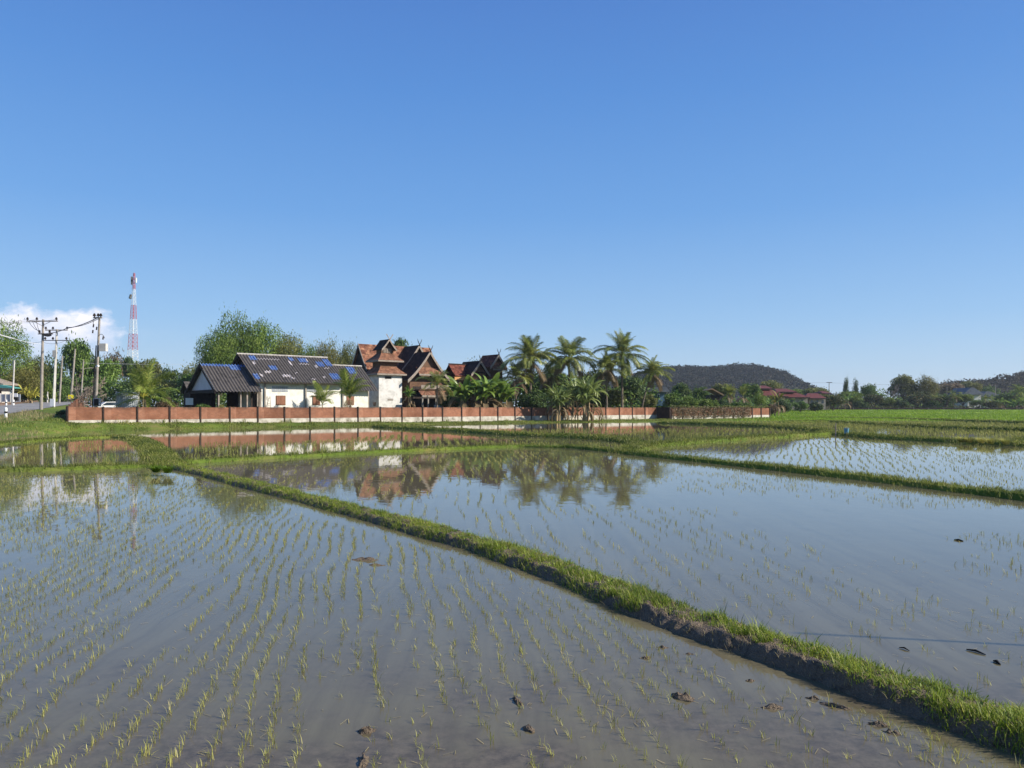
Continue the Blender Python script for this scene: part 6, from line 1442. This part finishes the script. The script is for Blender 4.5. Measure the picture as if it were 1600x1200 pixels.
thicket([(1262, 330), (1330, 335), (1400, 335), (1500, 340), (1600, 345), (1700, 345)], 7.6, 11000, 'leaf', 'green undergrowth under the far row of trees', .42, 10, 6)
thicket([(1205, 304.5), (1300, 305), (1400, 305), (1500, 305), (1600, 305), (1700, 305)], 1.6, 3500, 'leaf_olive', 'low weeds along the far dark wall', .3, 2, 7)

# ------------------------------------------------------------------ haze
m_ = bpy.data.materials.new('thin_haze'); m_.use_nodes = True; t = m_.node_tree; t.nodes.remove(t.nodes['Principled BSDF'])
v = t.nodes.new('ShaderNodeVolumePrincipled'); v.inputs['Color'].default_value = (.80, .88, 1, 1); v.inputs['Density'].default_value = .00013; v.inputs['Anisotropy'].default_value = .2
t.links.new(v.outputs[0], t.nodes['Material Output'].inputs['Volume'])
mb = MB(); mb.hexa([(-3950, -420, -1.5), (3950, -420, -1.5), (3950, 2450, -1.5), (-3950, 2450, -1.5)], [(-3950, -420, 75), (3950, -420, 75), (3950, 2450, 75), (-3950, 2450, 75)])
stuff(mb.build('haze', m_), 'thin pale blue haze in the air over the fields', 'haze')
SC.cycles.volume_bounces = 0; SC.cycles.volume_step_rate = 10

# straw and torn blades lying on the near water
n = 900; Yb = rng.uniform(4.0, 11, n); Xb = rng.uniform(-.68, .68, n)*Yb; k = inpoly(Xb, Yb, wpoly(POLY['A'])) | inpoly(Xb, Yb, wpoly(POLY['M'])); Xb, Yb = Xb[k], Yb[k]; n = len(Xb)
a = rng.uniform(0, 6.283, n); l_ = rng.uniform(.012, .045, n); w2 = rng.uniform(.0012, .0028, n); ca, sa_ = np.cos(a), np.sin(a)
V = np.stack([np.stack([Xb+ca*l_*p_-sa_*w2*q_, Yb+sa_*l_*p_+ca*w2*q_, np.full(n, .004)+.004*(p_ > 0)], -1) for p_, q_ in ((-1, -1), (1, -1), (1, 1), (-1, 1))], 1).reshape(-1, 3)
stuff(put('straw_debris', np_mesh('straw_debris', V, np.arange(n*4).reshape(-1, 4)), M['grass_dry']), 'bits of straw and torn seedling blades lying on the near water', 'debris')

# dark sedge tufts standing out of the bund's far edge, and broad weeds between the grass
for px, py, hh, n, lb in ((992, 927, .17, 16, 'dark upright sedge tuft on the far edge of the long bund, nearer the muddy stretch'), (1125, 968, .20, 14, 'dark upright sedge tuft on the far edge of the long bund above the muddy stretch'),
                          (1148, 977, .14, 10, 'small dark sedge tuft right beside a taller one on the long bund')):
    p = G(px, py, .06); a = rng.uniform(0, 6.283, n)
    V, Tt = blades(np.stack([rng.normal(0, .03, n), rng.normal(0, .03, n), np.zeros(n)], -1), hh*rng.uniform(.6, 1.1, n), np.full(n, .007), rng.uniform(.1, .6, n), rng.uniform(-.1, .2, n), a)
    o = put('sedge_tuft', np_mesh('sedge_tuft', V, Tt), M['leaf_dark'], None, (p[0], p[1], .03)); tag(o, lb, 'sedge', 'sedge tufts on the long bund')
P, N, wv, hv, step = BUNDS['b1']; n = 2600; idx = rng.integers(0, len(P), n); idx = idx[(P[idx, 1] < 22) & (vnoise2(P[idx, 0]/.5, P[idx, 1]/.5, 91) > .5)]; n = len(idx)
v = rng.uniform(-.9, .8, n); X = P[idx, 0]+N[idx, 0]*v*wv[idx]; Y = P[idx, 1]+N[idx, 1]*v*wv[idx]; k = ~mudmask(X, Y, v, idx*step); X, Y, v, idx = X[k], Y[k], v[k], idx[k]
Z = -.1+(hv[idx]+.1)*np.clip(1.25*(1-np.abs(v)**2.6), 0, 1)+rng.uniform(.03, .075, len(X))
V, Q = leafquads(np.stack([X, Y, Z], -1), unit(rng.normal(size=(len(X), 3))*.5+np.array([0, 0, 1.])), .016, 1.7, rng)
stuff(put('weeds', np_mesh('weeds', V, Q), M['leaf_light']), 'small broad leaved weeds scattered in the grass of the long bund', 'weeds')
